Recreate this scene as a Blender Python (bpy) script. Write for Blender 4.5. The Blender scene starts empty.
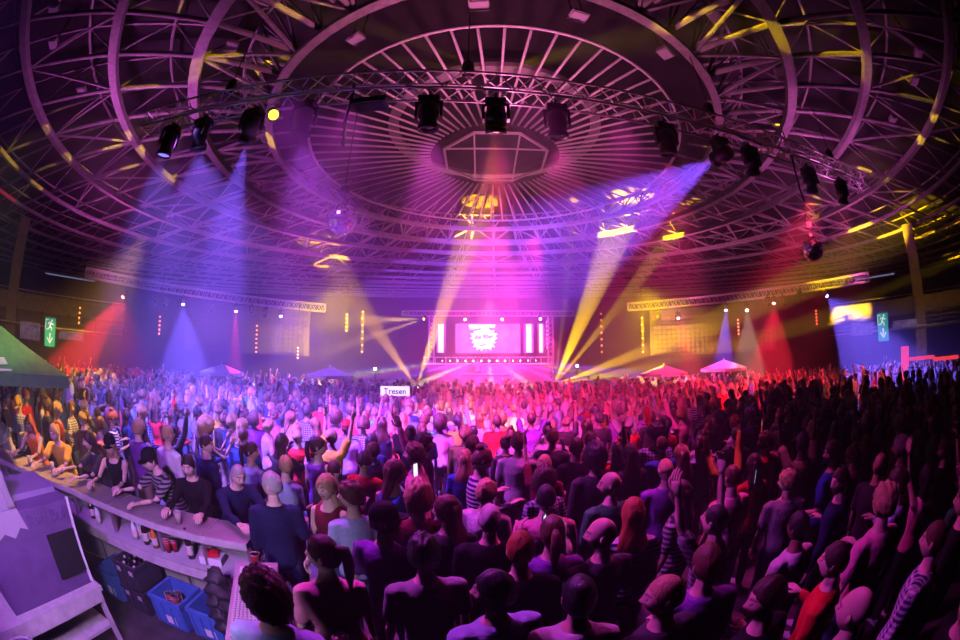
import bpy, math, random
import numpy as np
from mathutils import Vector, Matrix

rng = random.Random(7)
nrg = np.random.default_rng(11)
scn = bpy.context.scene
col = scn.collection
PI = math.pi
R = math.radians

# ------------------------------------------------------------------ camera
CZ = 2.75
PITCH = 6.0
FPX = 400.0
camd = bpy.data.cameras.new('camera')
cam = bpy.data.objects.new('camera', camd)
col.objects.link(cam)
cam.location = (0, 0, CZ)
cam.rotation_euler = (R(90 + PITCH), 0, 0)
camd.type = 'PANO'
camd.sensor_width = 36
camd.sensor_fit = 'HORIZONTAL'
camd.clip_start = 0.05
camd.clip_end = 500
_pc = camd if hasattr(camd, 'panorama_type') else camd.cycles
_pc.panorama_type = 'FISHEYE_EQUISOLID'
_pc.fisheye_lens = 15.0
_pc.fisheye_fov = R(195)
scn.camera = cam


def ray(px, py):
    dx, dy = px - 480, 320 - py
    r = max(math.hypot(dx, dy), 1e-6)
    th = 2 * math.asin(min(1, r / (2 * FPX)))
    x, y, z = math.sin(th) * dx / r, math.cos(th), math.sin(th) * dy / r
    c, s = math.cos(R(PITCH)), math.sin(R(PITCH))
    return Vector((x, y * c - z * s, z * c + y * s))


def at_z(px, py, z):
    v = ray(px, py)
    return v * ((z - CZ) / v.z) + Vector((0, 0, CZ))


def at_d(px, py, d):
    """point at horizontal distance d from where the photographer stood"""
    v = ray(px, py)
    return v * (d / math.hypot(v.x, v.y)) + Vector((0, 0, CZ))


# ------------------------------------------------------------------ materials
def mat(name, rgb, rough=0.6, metal=0.0, emit=None, es=0.0, alpha=1.0, trans=0.0, spec=0.4):
    m = bpy.data.materials.new(name)
    m.use_nodes = True
    b = m.node_tree.nodes['Principled BSDF']
    b.inputs['Base Color'].default_value = (*rgb, 1)
    b.inputs['Roughness'].default_value = rough
    b.inputs['Metallic'].default_value = metal
    b.inputs['Specular IOR Level'].default_value = spec
    b.inputs['Alpha'].default_value = alpha
    b.inputs['Transmission Weight'].default_value = trans
    if emit:
        b.inputs['Emission Color'].default_value = (*emit, 1)
        b.inputs['Emission Strength'].default_value = es
    return m


def noisy(m, scale, amount, detail=4, bump=0.0):
    """wear: multiplies the base colour by a noise, optional bump"""
    nt = m.node_tree
    b = nt.nodes['Principled BSDF']
    tc = nt.nodes.new('ShaderNodeTexCoord')
    n = nt.nodes.new('ShaderNodeTexNoise')
    n.inputs['Scale'].default_value = scale
    n.inputs['Detail'].default_value = detail
    nt.links.new(tc.outputs['Object'], n.inputs['Vector'])
    mix = nt.nodes.new('ShaderNodeMix')
    mix.data_type = 'RGBA'
    mix.blend_type = 'MULTIPLY'
    c = b.inputs['Base Color'].default_value[:]
    mix.inputs[6].default_value = c
    ramp = nt.nodes.new('ShaderNodeMapRange')
    ramp.inputs[1].default_value = 0.3
    ramp.inputs[2].default_value = 0.7
    ramp.inputs[3].default_value = 1 - amount
    ramp.inputs[4].default_value = 1
    nt.links.new(n.outputs['Fac'], ramp.inputs[0])
    mix.inputs[0].default_value = 1.0
    nt.links.new(ramp.outputs[0], mix.inputs[7])
    nt.links.new(mix.outputs[2], b.inputs['Base Color'])
    if bump:
        bp = nt.nodes.new('ShaderNodeBump')
        bp.inputs['Strength'].default_value = bump
        nt.links.new(n.outputs['Fac'], bp.inputs['Height'])
        nt.links.new(bp.outputs['Normal'], b.inputs['Normal'])
    return m


M = {}
M['steel'] = noisy(mat('painted_steel', (.50, .47, .48), .45, .0), 6, .35)
M['spoke'] = mat('light_steel', (.72, .70, .70), .35, .0)
M['deck'] = noisy(mat('roof_deck', (.035, .03, .034), .85), 2.5, .5)
M['duct'] = mat('pale_duct', (.5, .48, .46), .5)
M['alu'] = mat('truss_aluminium', (.75, .75, .77), .28, .85)
M['black'] = noisy(mat('black_housing', (.018, .018, .02), .42), 20, .3)
M['drape'] = noisy(mat('black_drape', (.012, .011, .014), .95), 3, .5)
M['concrete'] = noisy(mat('concrete', (.36, .31, .26), .85), 3, .35)
M['floor'] = noisy(mat('dark_floor', (.09, .08, .085), .6), 5, .6, bump=.1)
M['white'] = mat('white_plastic', (.8, .8, .8), .5)
M['chain'] = mat('dark_chain', (.02, .02, .022), .5, .4)


# ------------------------------------------------------------------ mesh builder
class MB:
    def __init__(self):
        self.v, self.f, self.s = [], [], []

    def add(self, vs, fs, smooth=False):
        b = len(self.v)
        self.v.extend([tuple(p) for p in vs])
        self.f.extend([tuple(b + i for i in q) for q in fs])
        self.s.extend([smooth] * len(fs))
        return self

    def box(self, c, s, rz=0.0, rot=None, taper=1.0):
        x, y, z = s[0] / 2, s[1] / 2, s[2] / 2
        vs = []
        m = rot or Matrix.Rotation(rz, 3, 'Z')
        for k, t in ((-1, 1), (1, taper)):
            for i, j in ((-1, -1), (1, -1), (1, 1), (-1, 1)):
                vs.append(m @ Vector((i * x * t, j * y * t, k * z)) + Vector(c))
        return self.add(vs, [(3, 2, 1, 0), (4, 5, 6, 7), (0, 1, 5, 4), (1, 2, 6, 5), (2, 3, 7, 6), (3, 0, 4, 7)])

    def hexa(self, bottom, top):
        """four bottom corners and four top corners"""
        return self.add(list(bottom) + list(top), [(3, 2, 1, 0), (4, 5, 6, 7), (0, 1, 5, 4), (1, 2, 6, 5), (2, 3, 7, 6), (3, 0, 4, 7)])

    def tube(self, pts, r, n=6, closed=False, caps=True):
        pts = [Vector(p) for p in pts]
        rs = r if hasattr(r, '__len__') else [r] * len(pts)
        N = len(pts)
        vs = []
        for i, p in enumerate(pts):
            a = pts[(i - 1) % N] if (i > 0 or closed) else p
            c = pts[(i + 1) % N] if (i < N - 1 or closed) else p
            t = (c - a).normalized()
            up = Vector((0, 0, 1)) if abs(t.z) < .95 else Vector((0, 1, 0))
            u = t.cross(up).normalized()
            w = u.cross(t)
            for k in range(n):
                an = 2 * PI * (k + .5) / n
                vs.append(p + (u * math.cos(an) + w * math.sin(an)) * rs[i])
        fs = []
        for i in range(N if closed else N - 1):
            j = (i + 1) % N
            for k in range(n):
                l = (k + 1) % n
                fs.append((i * n + k, i * n + l, j * n + l, j * n + k))
        self.add(vs, fs, n > 4)
        if caps and not closed:
            b = len(self.v) - N * n
            self.f.append(tuple(b + k for k in range(n))[::-1])
            self.f.append(tuple(b + (N - 1) * n + k for k in range(n)))
            self.s += [False, False]
        return self

    def beam(self, pts, w, h, closed=False):
        """rectangular section, upright, along pts (w across, h tall, hanging from the line's centre)"""
        pts = [Vector(p) for p in pts]
        N = len(pts)
        vs = []
        for i, p in enumerate(pts):
            a = pts[(i - 1) % N] if (i > 0 or closed) else p
            c = pts[(i + 1) % N] if (i < N - 1 or closed) else p
            t = (c - a)
            u = Vector((t.y, -t.x, 0)).normalized()
            for sx, sz in ((-1, -1), (1, -1), (1, 1), (-1, 1)):
                vs.append(p + u * sx * w / 2 + Vector((0, 0, sz * h / 2)))
        fs = []
        for i in range(N if closed else N - 1):
            j = (i + 1) % N
            for k in range(4):
                l = (k + 1) % 4
                fs.append((i * 4 + k, j * 4 + k, j * 4 + l, i * 4 + l))
        if not closed:
            fs += [(0, 1, 2, 3), tuple((N - 1) * 4 + k for k in (3, 2, 1, 0))]
        return self.add(vs, fs)

    def lathe(self, prof, c=(0, 0, 0), n=20, m=None, smooth=True):
        vs, fs = [], []
        for r, z in prof:
            for k in range(n):
                a = 2 * PI * k / n
                p = Vector((r * math.cos(a), r * math.sin(a), z))
                if m is not None:
                    p = m @ p
                vs.append(p + Vector(c))
        for i in range(len(prof) - 1):
            for k in range(n):
                l = (k + 1) % n
                fs.append((i * n + k, i * n + l, (i + 1) * n + l, (i + 1) * n + k))
        self.add(vs, fs, smooth)
        b = len(self.v) - len(vs)
        if prof[0][0] > 1e-5:
            self.f.append(tuple(b + k for k in range(n))[::-1]); self.s.append(False)
        if prof[-1][0] > 1e-5:
            self.f.append(tuple(b + (len(prof) - 1) * n + k for k in range(n))); self.s.append(False)
        return self

    def sphere(self, c, r, n=16, m=10, sc=(1, 1, 1)):
        prof = [(max(1e-6, math.sin(PI * i / m)) * r, -math.cos(PI * i / m) * r) for i in range(m + 1)]
        return self.lathe(prof, c, n, Matrix.Diagonal(sc))

    def prism(self, poly, y0, y1, m=None, c=(0, 0, 0)):
        """polygon in the xz plane pulled along y"""
        n = len(poly)
        vs = [Vector((x, y0, z)) for x, z in poly] + [Vector((x, y1, z)) for x, z in poly]
        if m is not None:
            vs = [m @ p for p in vs]
        vs = [p + Vector(c) for p in vs]
        fs = [tuple(range(n)), tuple(range(2 * n - 1, n - 1, -1))]
        fs += [(i, i + n, (i + 1) % n + n, (i + 1) % n) for i in range(n)]
        return self.add(vs, fs)

    def mesh(self, name):
        me = bpy.data.meshes.new(name)
        me.from_pydata(self.v, [], self.f)
        me.polygons.foreach_set('use_smooth', self.s)
        me.update()
        return me

    def build(self, name, m, parent=None):
        return obj(name, self.mesh(name), m, parent)


def obj(name, me, m, parent=None):
    o = bpy.data.objects.new(name, me)
    col.objects.link(o)
    if m is not None:
        if len(me.materials) == 0:
            me.materials.append(m)
        else:
            o.material_slots[0].link = 'OBJECT'
            o.material_slots[0].material = m
    if parent is not None:
        o.parent = parent
    return o


def tag(o, label, cat, group=None, kind=None):
    if label:
        o['label'] = label
    if cat:
        o['category'] = cat
    if group:
        o['group'] = group
    if kind:
        o['kind'] = kind
    return o


def thing(name, label, cat, loc=(0, 0, 0), rz=0.0, group=None):
    o = bpy.data.objects.new(name, None)
    o.empty_display_size = .1
    col.objects.link(o)
    o.location = loc
    o.rotation_euler = (0, 0, rz)
    return tag(o, label, cat, group)


def struct(o, label=None):
    o['kind'] = 'structure'
    if label:
        o['label'] = label
    return o


def dup(root, label, loc=None, rz=None, group=None):
    r = root.copy(); col.objects.link(r)
    if loc is not None:
        r.location = loc
    if rz is not None:
        r.rotation_euler = (0, 0, rz)
    r['label'] = label
    if group:
        r['group'] = group
    for ch in list(root.children):
        c = ch.copy(); col.objects.link(c); c.parent = r
        for g in list(ch.children):
            d = g.copy(); col.objects.link(d); d.parent = c
    return r


def spot(name, loc, target, rgb, power, deg, blend=.25, rad=.05):
    l = bpy.data.lights.new(name, 'SPOT')
    l.color = rgb
    l.energy = power
    l.spot_size = R(deg)
    l.spot_blend = blend
    l.shadow_soft_size = rad
    o = bpy.data.objects.new(name, l)
    col.objects.link(o)
    o.location = loc
    o.rotation_euler = (Vector(target) - Vector(loc)).to_track_quat('-Z', 'Y').to_euler()
    return o


# ------------------------------------------------------------------ hall shell
CX, CY = 0.5, 11.6          # centre of the roof
HR = CZ + 6.5               # height of the lower roof chords
RIMX, RIMY = 43.0, 28.6


def ring_pt(r, a, z):
    t = max(0.0, (r - 9.6) / (RIMY - 9.6))
    kx = 1 + t * (RIMX / RIMY - 1)
    return Vector((CX + r * kx * math.sin(a), CY + r * math.cos(a), z))


def ring(r, z, n=120):
    return [ring_pt(r, 2 * PI * i / n, z) for i in range(n)]


def ell(k, a, z):
    return Vector((CX + RIMX * k * math.sin(a), CY + RIMY * k * math.cos(a), z))


fl = MB()
N = 96
fl.add([(CX, CY, 0)] + [ell(1.0, 2 * PI * i / N, 0) for i in range(N)], [(0, i + 1, (i + 1) % N + 1) for i in range(N)][::1])
floor = struct(fl.build('floor', M['floor']), 'dark worn concrete hall floor')
for nm, a0, a1, lb in (('wall_back', -42, 42, 'black draped wall behind the stage'), ('wall_left', -120, -42, 'dark wall of the hall on the left'),
                       ('wall_right', 42, 120, 'dark wall of the hall on the right'), ('wall_rear', 120, 240, 'dark wall behind the photographer')):
    w = MB()
    n = 30
    pts = [R(a0 + (a1 - a0) * i / n) for i in range(n + 1)]
    vs = []
    for a in pts:
        vs += [ell(1, a, 0), ell(1, a, HR + 2.2), ell(1.01, a, 0), ell(1.01, a, HR + 2.2)]
    fs = []
    for i in range(n):
        b, c = i * 4, i * 4 + 4
        fs += [(b, b + 1, c + 1, c), (b + 2, c + 2, c + 3, b + 3), (b + 1, b + 3, c + 3, c + 1), (b, c, c + 2, b + 2)]
    w.add(vs, fs)
    struct(w.build(nm, M['drape']), lb)

# roof: deck, ring beams, radial beams, spokes, bracing
ce = MB()
zt = HR + 2.0
vs = [Vector((CX, CY, zt))] + [ell(1.0, 2 * PI * i / N, zt) for i in range(N)] + [Vector((CX, CY, zt + .2))] + [ell(1.0, 2 * PI * i / N, zt + .2) for i in range(N)]
ce.add(vs, [(0, (i + 1) % N + 1, i + 1) for i in range(N)] + [(N + 1, N + 2 + i, N + 2 + (i + 1) % N) for i in range(N)])
ceiling = struct(ce.build('ceiling', M['deck']), 'dark corrugated roof deck over a wheel of steel rings and spokes')
RA, RB, RC, RD, RE = 6.0, 7.25, 9.6, 11.8, 14.6
outer = [17.2, 19.3, 21.2, 22.9, 24.4, 25.8, 27.1, 28.2]
MB().tube(ring(RA, HR), .045, 6, True).build('ring_beam', M['spoke'], ceiling)
for r, wd, h in ((RB, .22, .16), (RC, .30, .22), (RD, .26, .2), (RE, .26, .2)):
    MB().beam(ring(r, HR), wd, h, True).build('ring_beam', M['steel'], ceiling)
for r in outer:
    MB().beam(ring(r, HR, 144), .20, .16, True).build('ring_beam', M['steel'], ceiling)
# upper rings carried above the lower chords
for r, z in ((8.4, HR + 1.2), (10.7, HR + 1.3), (13.2, HR + 1.3), (16, HR + 1.3), (18.3, HR + 1.2), (20.3, HR + 1.2), (22.2, HR + 1.1), (23.8, HR + 1.1), (25.2, HR + 1.), (26.6, HR + 1.)):
    MB().tube(ring(r, z, 96), .055, 5, True).build('upper_ring', M['steel'], ceiling)
MB().beam(ring(3.4, HR + 1.1), .34, .16, True).build('duct_ring', M['duct'], ceiling)
NR = 48
for k in range(NR):
    a = 2 * PI * (k + .2) / NR
    b = MB()
    pts = [ring_pt(r, a, HR + .16) for r in (RB, RC, RD, RE, 17.2, 21.2, 24.4, 28.4)]
    b.tube(pts, .075, 5)
    b.tube([ring_pt(r, a, HR + 1.3) for r in (RB, RC, 13.2, 18.3, 22.2, 28.4)], .05, 4)
    zig = [ring_pt(r, a, HR + (.16 if i % 2 == 0 else 1.3)) for i, r in enumerate((RB, 8.4, RC, 10.7, RD, 13.2, RE, 16, 17.2, 19.3, 21.2, 23, 24.4, 26, 28.2))]
    b.tube(zig, .035, 4)
    b.build('radial_beam', M['steel'], ceiling)
NS = 68
for k in range(NS):
    a = 2 * PI * k / NS
    s = MB()
    s.tube([ring_pt(2.1, a, HR + .02), ring_pt(RA, a, HR + .02)], .038, 5)
    s.build('spoke', M['spoke'], ceiling)
hub = MB()
oc = [Vector((CX + 1.75 * math.sin(PI / 4 * (i + .5)), CY + 1.75 * math.cos(PI / 4 * (i + .5)), HR)) for i in range(8)]
hub.tube(oc, .05, 4, True)
hub.tube([oc[2], oc[5]], .03, 4)
for i, j in ((7, 4), (0, 3)):
    hub.tube([oc[i], oc[j]], .035, 4)
hub.build('hub_ring', M['spoke'], ceiling)
hp = MB()
hp.add([Vector((p.x, p.y, HR + .35)) for p in oc] + [Vector((p.x, p.y, HR + .45)) for p in oc], [tuple(range(8)), tuple(range(15, 7, -1))] + [(i, i + 8, (i + 1) % 8 + 8, (i + 1) % 8) for i in range(8)])
hp.build('hub_panel', M['deck'], ceiling)
br = MB()
for k in range(NR):
    a, a2 = 2 * PI * (k + .2) / NR, 2 * PI * (k + 1.2) / NR
    if k % 2 == 0:
        br.tube([ring_pt(RC, a, HR + .1), ring_pt(RB, a2, HR + .1)], .05, 4)
        br.tube([ring_pt(RB, a2, HR + .1), ring_pt(RC, 2 * a2 - a, HR + .1)], .05, 4)
        br.tube([ring_pt(RE, a, HR + .1), ring_pt(RD, a2, HR + .1)], .045, 4)
        br.tube([ring_pt(RD, a2, HR + .1), ring_pt(RE, 2 * a2 - a, HR + .1)], .045, 4)
    br.tube([ring_pt(RB, a, HR + .1), ring_pt(8.4, (a + a2) / 2, HR + 1.2)], .035, 4)
    br.tube([ring_pt(8.4, (a + a2) / 2, HR + 1.2), ring_pt(RB, a2, HR + .1)], .035, 4)
    for r0, r1 in ((RE, 17.2), (19.3, 22.9), (24.4, 27.1)):
        if k % 3 == 1:
            br.tube([ring_pt(r0, a, HR + .1), ring_pt(r1, a2, HR + .1)], .045, 4)
br.build('bracing', M['steel'], ceiling)
# ------------------------------------------------------------------ people: materials
def attr_mat(name, tone, rough=.55):
    m = mat(name, tone, rough)
    nt = m.node_tree
    a = nt.nodes.new('ShaderNodeAttribute'); a.attribute_name = 'Col'
    x = nt.nodes.new('ShaderNodeMix'); x.data_type = 'RGBA'; x.blend_type = 'MULTIPLY'
    x.inputs[0].default_value = 1
    x.inputs[6].default_value = (*tone, 1)
    nt.links.new(a.outputs['Color'], x.inputs[7])
    nt.links.new(x.outputs[2], nt.nodes['Principled BSDF'].inputs['Base Color'])
    return m


SKIN = [attr_mat('skin_fair', (.78, .55, .44)), attr_mat('skin_tan', (.58, .37, .26)), attr_mat('skin_deep', (.22, .12, .08))]
HAIRC = {'black': (.012, .010, .012), 'dark brown': (.04, .022, .015), 'brown': (.10, .05, .028), 'fair': (.48, .33, .17), 'grey': (.42, .41, .41), 'red': (.28, .075, .03), 'white': (.75, .73, .70)}


def strand_mat(name, rgb):
    m = mat(name, rgb, .5, spec=.35)
    nt = m.node_tree
    tc = nt.nodes.new('ShaderNodeTexCoord')
    mp = nt.nodes.new('ShaderNodeMapping'); mp.inputs['Scale'].default_value = (90, 90, 12)
    n = nt.nodes.new('ShaderNodeTexNoise'); n.inputs['Scale'].default_value = 1; n.inputs['Detail'].default_value = 3
    bp = nt.nodes.new('ShaderNodeBump'); bp.inputs['Strength'].default_value = .55; bp.inputs['Distance'].default_value = .01
    nt.links.new(tc.outputs['Object'], mp.inputs[0]); nt.links.new(mp.outputs[0], n.inputs['Vector'])
    nt.links.new(n.outputs['Fac'], bp.inputs['Height']); nt.links.new(bp.outputs[0], nt.nodes['Principled BSDF'].inputs['Normal'])
    return m


HAIRM = {k: strand_mat(k.replace(' ', '_') + '_hair', v) for k, v in HAIRC.items()}
CLOTHC = {'black': (.010, .010, .012), 'charcoal': (.05, .05, .055), 'navy': (.015, .022, .07), 'white': (.80, .80, .80), 'grey': (.28, .28, .29), 'red': (.55, .025, .03),
          'blue': (.05, .13, .55), 'pale blue': (.42, .55, .78), 'green': (.04, .20, .08), 'yellow': (.75, .50, .06), 'orange': (.85, .24, .03), 'pink': (.80, .30, .45),
          'beige': (.55, .45, .32), 'maroon': (.16, .02, .035), 'olive': (.13, .12, .05), 'purple': (.2, .06, .35)}


def cloth_mat(name, rgb, pattern=None, rgb2=(.02, .02, .03)):
    m = mat(name, rgb, .85, spec=.15)
    nt = m.node_tree; b = nt.nodes['Principled BSDF']
    tc = nt.nodes.new('ShaderNodeTexCoord')
    n = nt.nodes.new('ShaderNodeTexNoise'); n.inputs['Scale'].default_value = 14; n.inputs['Detail'].default_value = 3
    nt.links.new(tc.outputs['Object'], n.inputs['Vector'])
    bp = nt.nodes.new('ShaderNodeBump'); bp.inputs['Strength'].default_value = .45; bp.inputs['Distance'].default_value = .03
    nt.links.new(n.outputs['Fac'], bp.inputs['Height']); nt.links.new(bp.outputs[0], b.inputs['Normal'])
    if pattern:
        sp = nt.nodes.new('ShaderNodeSeparateXYZ'); nt.links.new(tc.outputs['Object'], sp.inputs[0])

        def band(sock, freq, ph=0.0):
            k = nt.nodes.new('ShaderNodeMath'); k.operation = 'MULTIPLY'; k.inputs[1].default_value = freq
            nt.links.new(sock, k.inputs[0])
            f = nt.nodes.new('ShaderNodeMath'); f.operation = 'FRACT'; nt.links.new(k.outputs[0], f.inputs[0])
            g = nt.nodes.new('ShaderNodeMath'); g.operation = 'GREATER_THAN'; g.inputs[1].default_value = .5
            nt.links.new(f.outputs[0], g.inputs[0])
            return g.outputs[0]
        fac = band(sp.outputs['Z'], 22 if pattern == 'striped' else 24)
        if pattern == 'checked':
            f2 = band(sp.outputs['X'], 24)
            ad = nt.nodes.new('ShaderNodeMath'); ad.operation = 'ADD'
            nt.links.new(fac, ad.inputs[0]); nt.links.new(f2, ad.inputs[1])
            dv = nt.nodes.new('ShaderNodeMath'); dv.operation = 'MULTIPLY'; dv.inputs[1].default_value = .5
            nt.links.new(ad.outputs[0], dv.inputs[0]); fac = dv.outputs[0]
        x = nt.nodes.new('ShaderNodeMix'); x.data_type = 'RGBA'
        x.inputs[6].default_value = (*rgb, 1); x.inputs[7].default_value = (*rgb2, 1)
        nt.links.new(fac, x.inputs[0]); nt.links.new(x.outputs[2], b.inputs['Base Color'])
    return m


CLOTH = {(k, None): cloth_mat(k.replace(' ', '_') + '_cloth', v) for k, v in CLOTHC.items()}
for k, c2 in (('white', (.03, .03, .12)), ('grey', (.03, .03, .03)), ('red', (.02, .02, .02)), ('blue', (.7, .7, .7)), ('pale blue', (.05, .06, .12)), ('navy', (.55, .55, .6))):
    CLOTH[(k, 'striped')] = cloth_mat(k.replace(' ', '_') + '_striped_cloth', CLOTHC[k], 'striped', c2)
    CLOTH[(k, 'checked')] = cloth_mat(k.replace(' ', '_') + '_checked_cloth', CLOTHC[k], 'checked', c2)
JEANS = [cloth_mat('denim', (.05, .08, .17)), cloth_mat('black_trouser_cloth', (.012, .012, .014)), cloth_mat('khaki_cloth', (.3, .24, .15))]
SHOEM = [mat('black_shoe_leather', (.02, .02, .02), .4), mat('white_shoe_leather', (.7, .7, .7), .5)]


# ------------------------------------------------------------------ people: shapes
def loft(rings, n=12, cap=True):
    """rings: (centre, axis, side, rx, ry)"""
    vs, fs = [], []
    for c, ax, sd, rx, ry in rings:
        ax = Vector(ax).normalized()
        u = Vector(sd); u = (u - ax * u.dot(ax)).normalized()
        w_ = ax.cross(u)
        for k in range(n):
            a = 2 * PI * k / n
            vs.append(Vector(c) + u * rx * math.cos(a) + w_ * ry * math.sin(a))
    m = len(rings)
    for i in range(m - 1):
        for k in range(n):
            l = (k + 1) % n
            fs.append((i * n + k, i * n + l, (i + 1) * n + l, (i + 1) * n + k))
    if cap:
        fs.append(tuple(range(n))[::-1])
        fs.append(tuple((m - 1) * n + k for k in range(n)))
    return vs, fs


def limb(pts, rads, n=10, round_ends=True):
    pts = [Vector(p) for p in pts]
    rings = []
    t0 = (pts[1] - pts[0]).normalized(); t1 = (pts[-1] - pts[-2]).normalized()
    sd = Vector((1, 0, 0)) if abs(t0.x) < .8 else Vector((0, 1, 0))
    if round_ends:
        for q in (.95, .6):
            rings.append((pts[0] - t0 * rads[0] * q, t0, sd, rads[0] * math.sqrt(1 - q * q), rads[0] * math.sqrt(1 - q * q)))
    for i, p in enumerate(pts):
        a = pts[max(0, i - 1)]; b = pts[min(len(pts) - 1, i + 1)]
        rings.append((p, b - a, sd, rads[i], rads[i]))
    if round_ends:
        for q in (.6, .95):
            rings.append((pts[-1] + t1 * rads[-1] * q, t1, sd, rads[-1] * math.sqrt(1 - q * q), rads[-1] * math.sqrt(1 - q * q)))
    return loft(rings, n)


def fuse(shapes, voxel, smooth=5, fac=.5):
    """one continuous skin round a set of overlapping closed shapes"""
    mb = MB()
    for vs, fs in shapes:
        mb.add(vs, fs)
    me = mb.mesh('tmp')
    o = bpy.data.objects.new('tmp', me); col.objects.link(o)
    md = o.modifiers.new('r', 'REMESH'); md.mode = 'VOXEL'; md.voxel_size = voxel; md.use_smooth_shade = True
    sm = o.modifiers.new('s', 'SMOOTH'); sm.factor = fac; sm.iterations = smooth
    dg = bpy.context.evaluated_depsgraph_get()
    out = bpy.data.meshes.new_from_object(o.evaluated_get(dg))
    bpy.data.objects.remove(o); bpy.data.meshes.remove(me)
    n = len(out.vertices)
    co = np.empty(n * 3, np.float32); out.vertices.foreach_get('co', co)
    fs = [tuple(p.vertices) for p in out.polygons]
    bpy.data.meshes.remove(out)
    return co.reshape(n, 3), fs


def finish(name, chunks):
    """chunks: (verts, faces, colours or None) joined into one mesh with a Col attribute"""
    V, F, C = [], [], []
    b = 0
    for vs, fs, cs in chunks:
        vs = np.array([tuple(v) for v in vs], np.float32).reshape(-1, 3)
        V.append(vs); F += [tuple(b + i for i in f) for f in fs]
        C.append(np.ones((len(vs), 3), np.float32) if cs is None else np.asarray(cs, np.float32))
        b += len(vs)
    V = np.concatenate(V); C = np.concatenate(C)
    me = bpy.data.meshes.new(name)
    me.from_pydata(V.tolist(), [], F)
    me.polygons.foreach_set('use_smooth', [True] * len(F))
    at = me.attributes.new('Col', 'FLOAT_COLOR', 'POINT')
    at.data.foreach_set('color', np.concatenate([C, np.ones((len(C), 1), np.float32)], 1).ravel())
    me.update()
    return me


def head_grid(nu=36, nv=26):
    """head in its own space: origin mid-skull, face towards +y"""
    vs, cs = [], []
    g = lambda x, s: math.exp(-(x / s) ** 2)
    for j in range(nv + 1):
        ph = PI * j / nv
        for i in range(nu):
            th = 2 * PI * i / nu
            dx, dy, dz = math.sin(ph) * math.cos(th), math.sin(ph) * math.sin(th), -math.cos(ph)
            x, y, z = .077 * dx, .098 * dy, .120 * dz
            low = max(0.0, -dz)
            x *= 1 - .30 * low ** 1.4                         # jaw narrows
            if dy > 0:
                y *= 1 - .10 * low
                y += .010 * low * dy * g(dx, .5)              # chin
            else:
                y *= 1 - .35 * low
            z *= 1 - .03 * low
            f = max(0.0, dy)
            c = [1, 1, 1]
            if f > 0:
                y += .026 * g(x, .014) * g(z + .022, .020) * f   # nose
                y += .010 * g(x, .010) * g(z - .004, .022) * f
                y += .006 * g(z - .028, .014) * g(x, .05) * f    # brow
                for sx in (-1, 1):
                    y -= .011 * g(x - sx * .031, .015) * g(z - .006, .012) * f   # sockets
                    y += .005 * g(x - sx * .04, .02) * g(z + .025, .018) * f     # cheeks
                y += .006 * g(x, .022) * g(z + .062, .009) * f   # lips
                y -= .004 * g(x, .03) * g(z + .082, .008) * f
                y += .006 * g(x, .02) * g(z + .102, .014) * f
                if abs(z + .062) < .010 and abs(x) < .024 and f > .5: c = [.72, .38, .40]
                for sx in (-1, 1):
                    ex = abs(x - sx * .031)
                    if abs(z - .006) < .008 and ex < .015 and f > .4: c = [1.1, 1.3, 1.5] if ex > .006 else [.05, .05, .06]
                    if abs(z - .026) < .006 and ex < .019 and f > .4: c = [.25, .2, .18]
            vs.append((x, y, z)); cs.append(c)
    fs = []
    for j in range(nv):
        for i in range(nu):
            l = (i + 1) % nu
            fs.append((j * nu + i, j * nu + l, (j + 1) * nu + l, (j + 1) * nu + i))
    ch = [(vs, fs, cs)]
    for sx in (-1, 1):                                          # ears
        e = MB().sphere((sx * .077, -.008, -.004), .03, 10, 6, (.32, .6, 1.0))
        ch.append((e.v, e.f, None))
    return ch


HEAD = head_grid()


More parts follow.
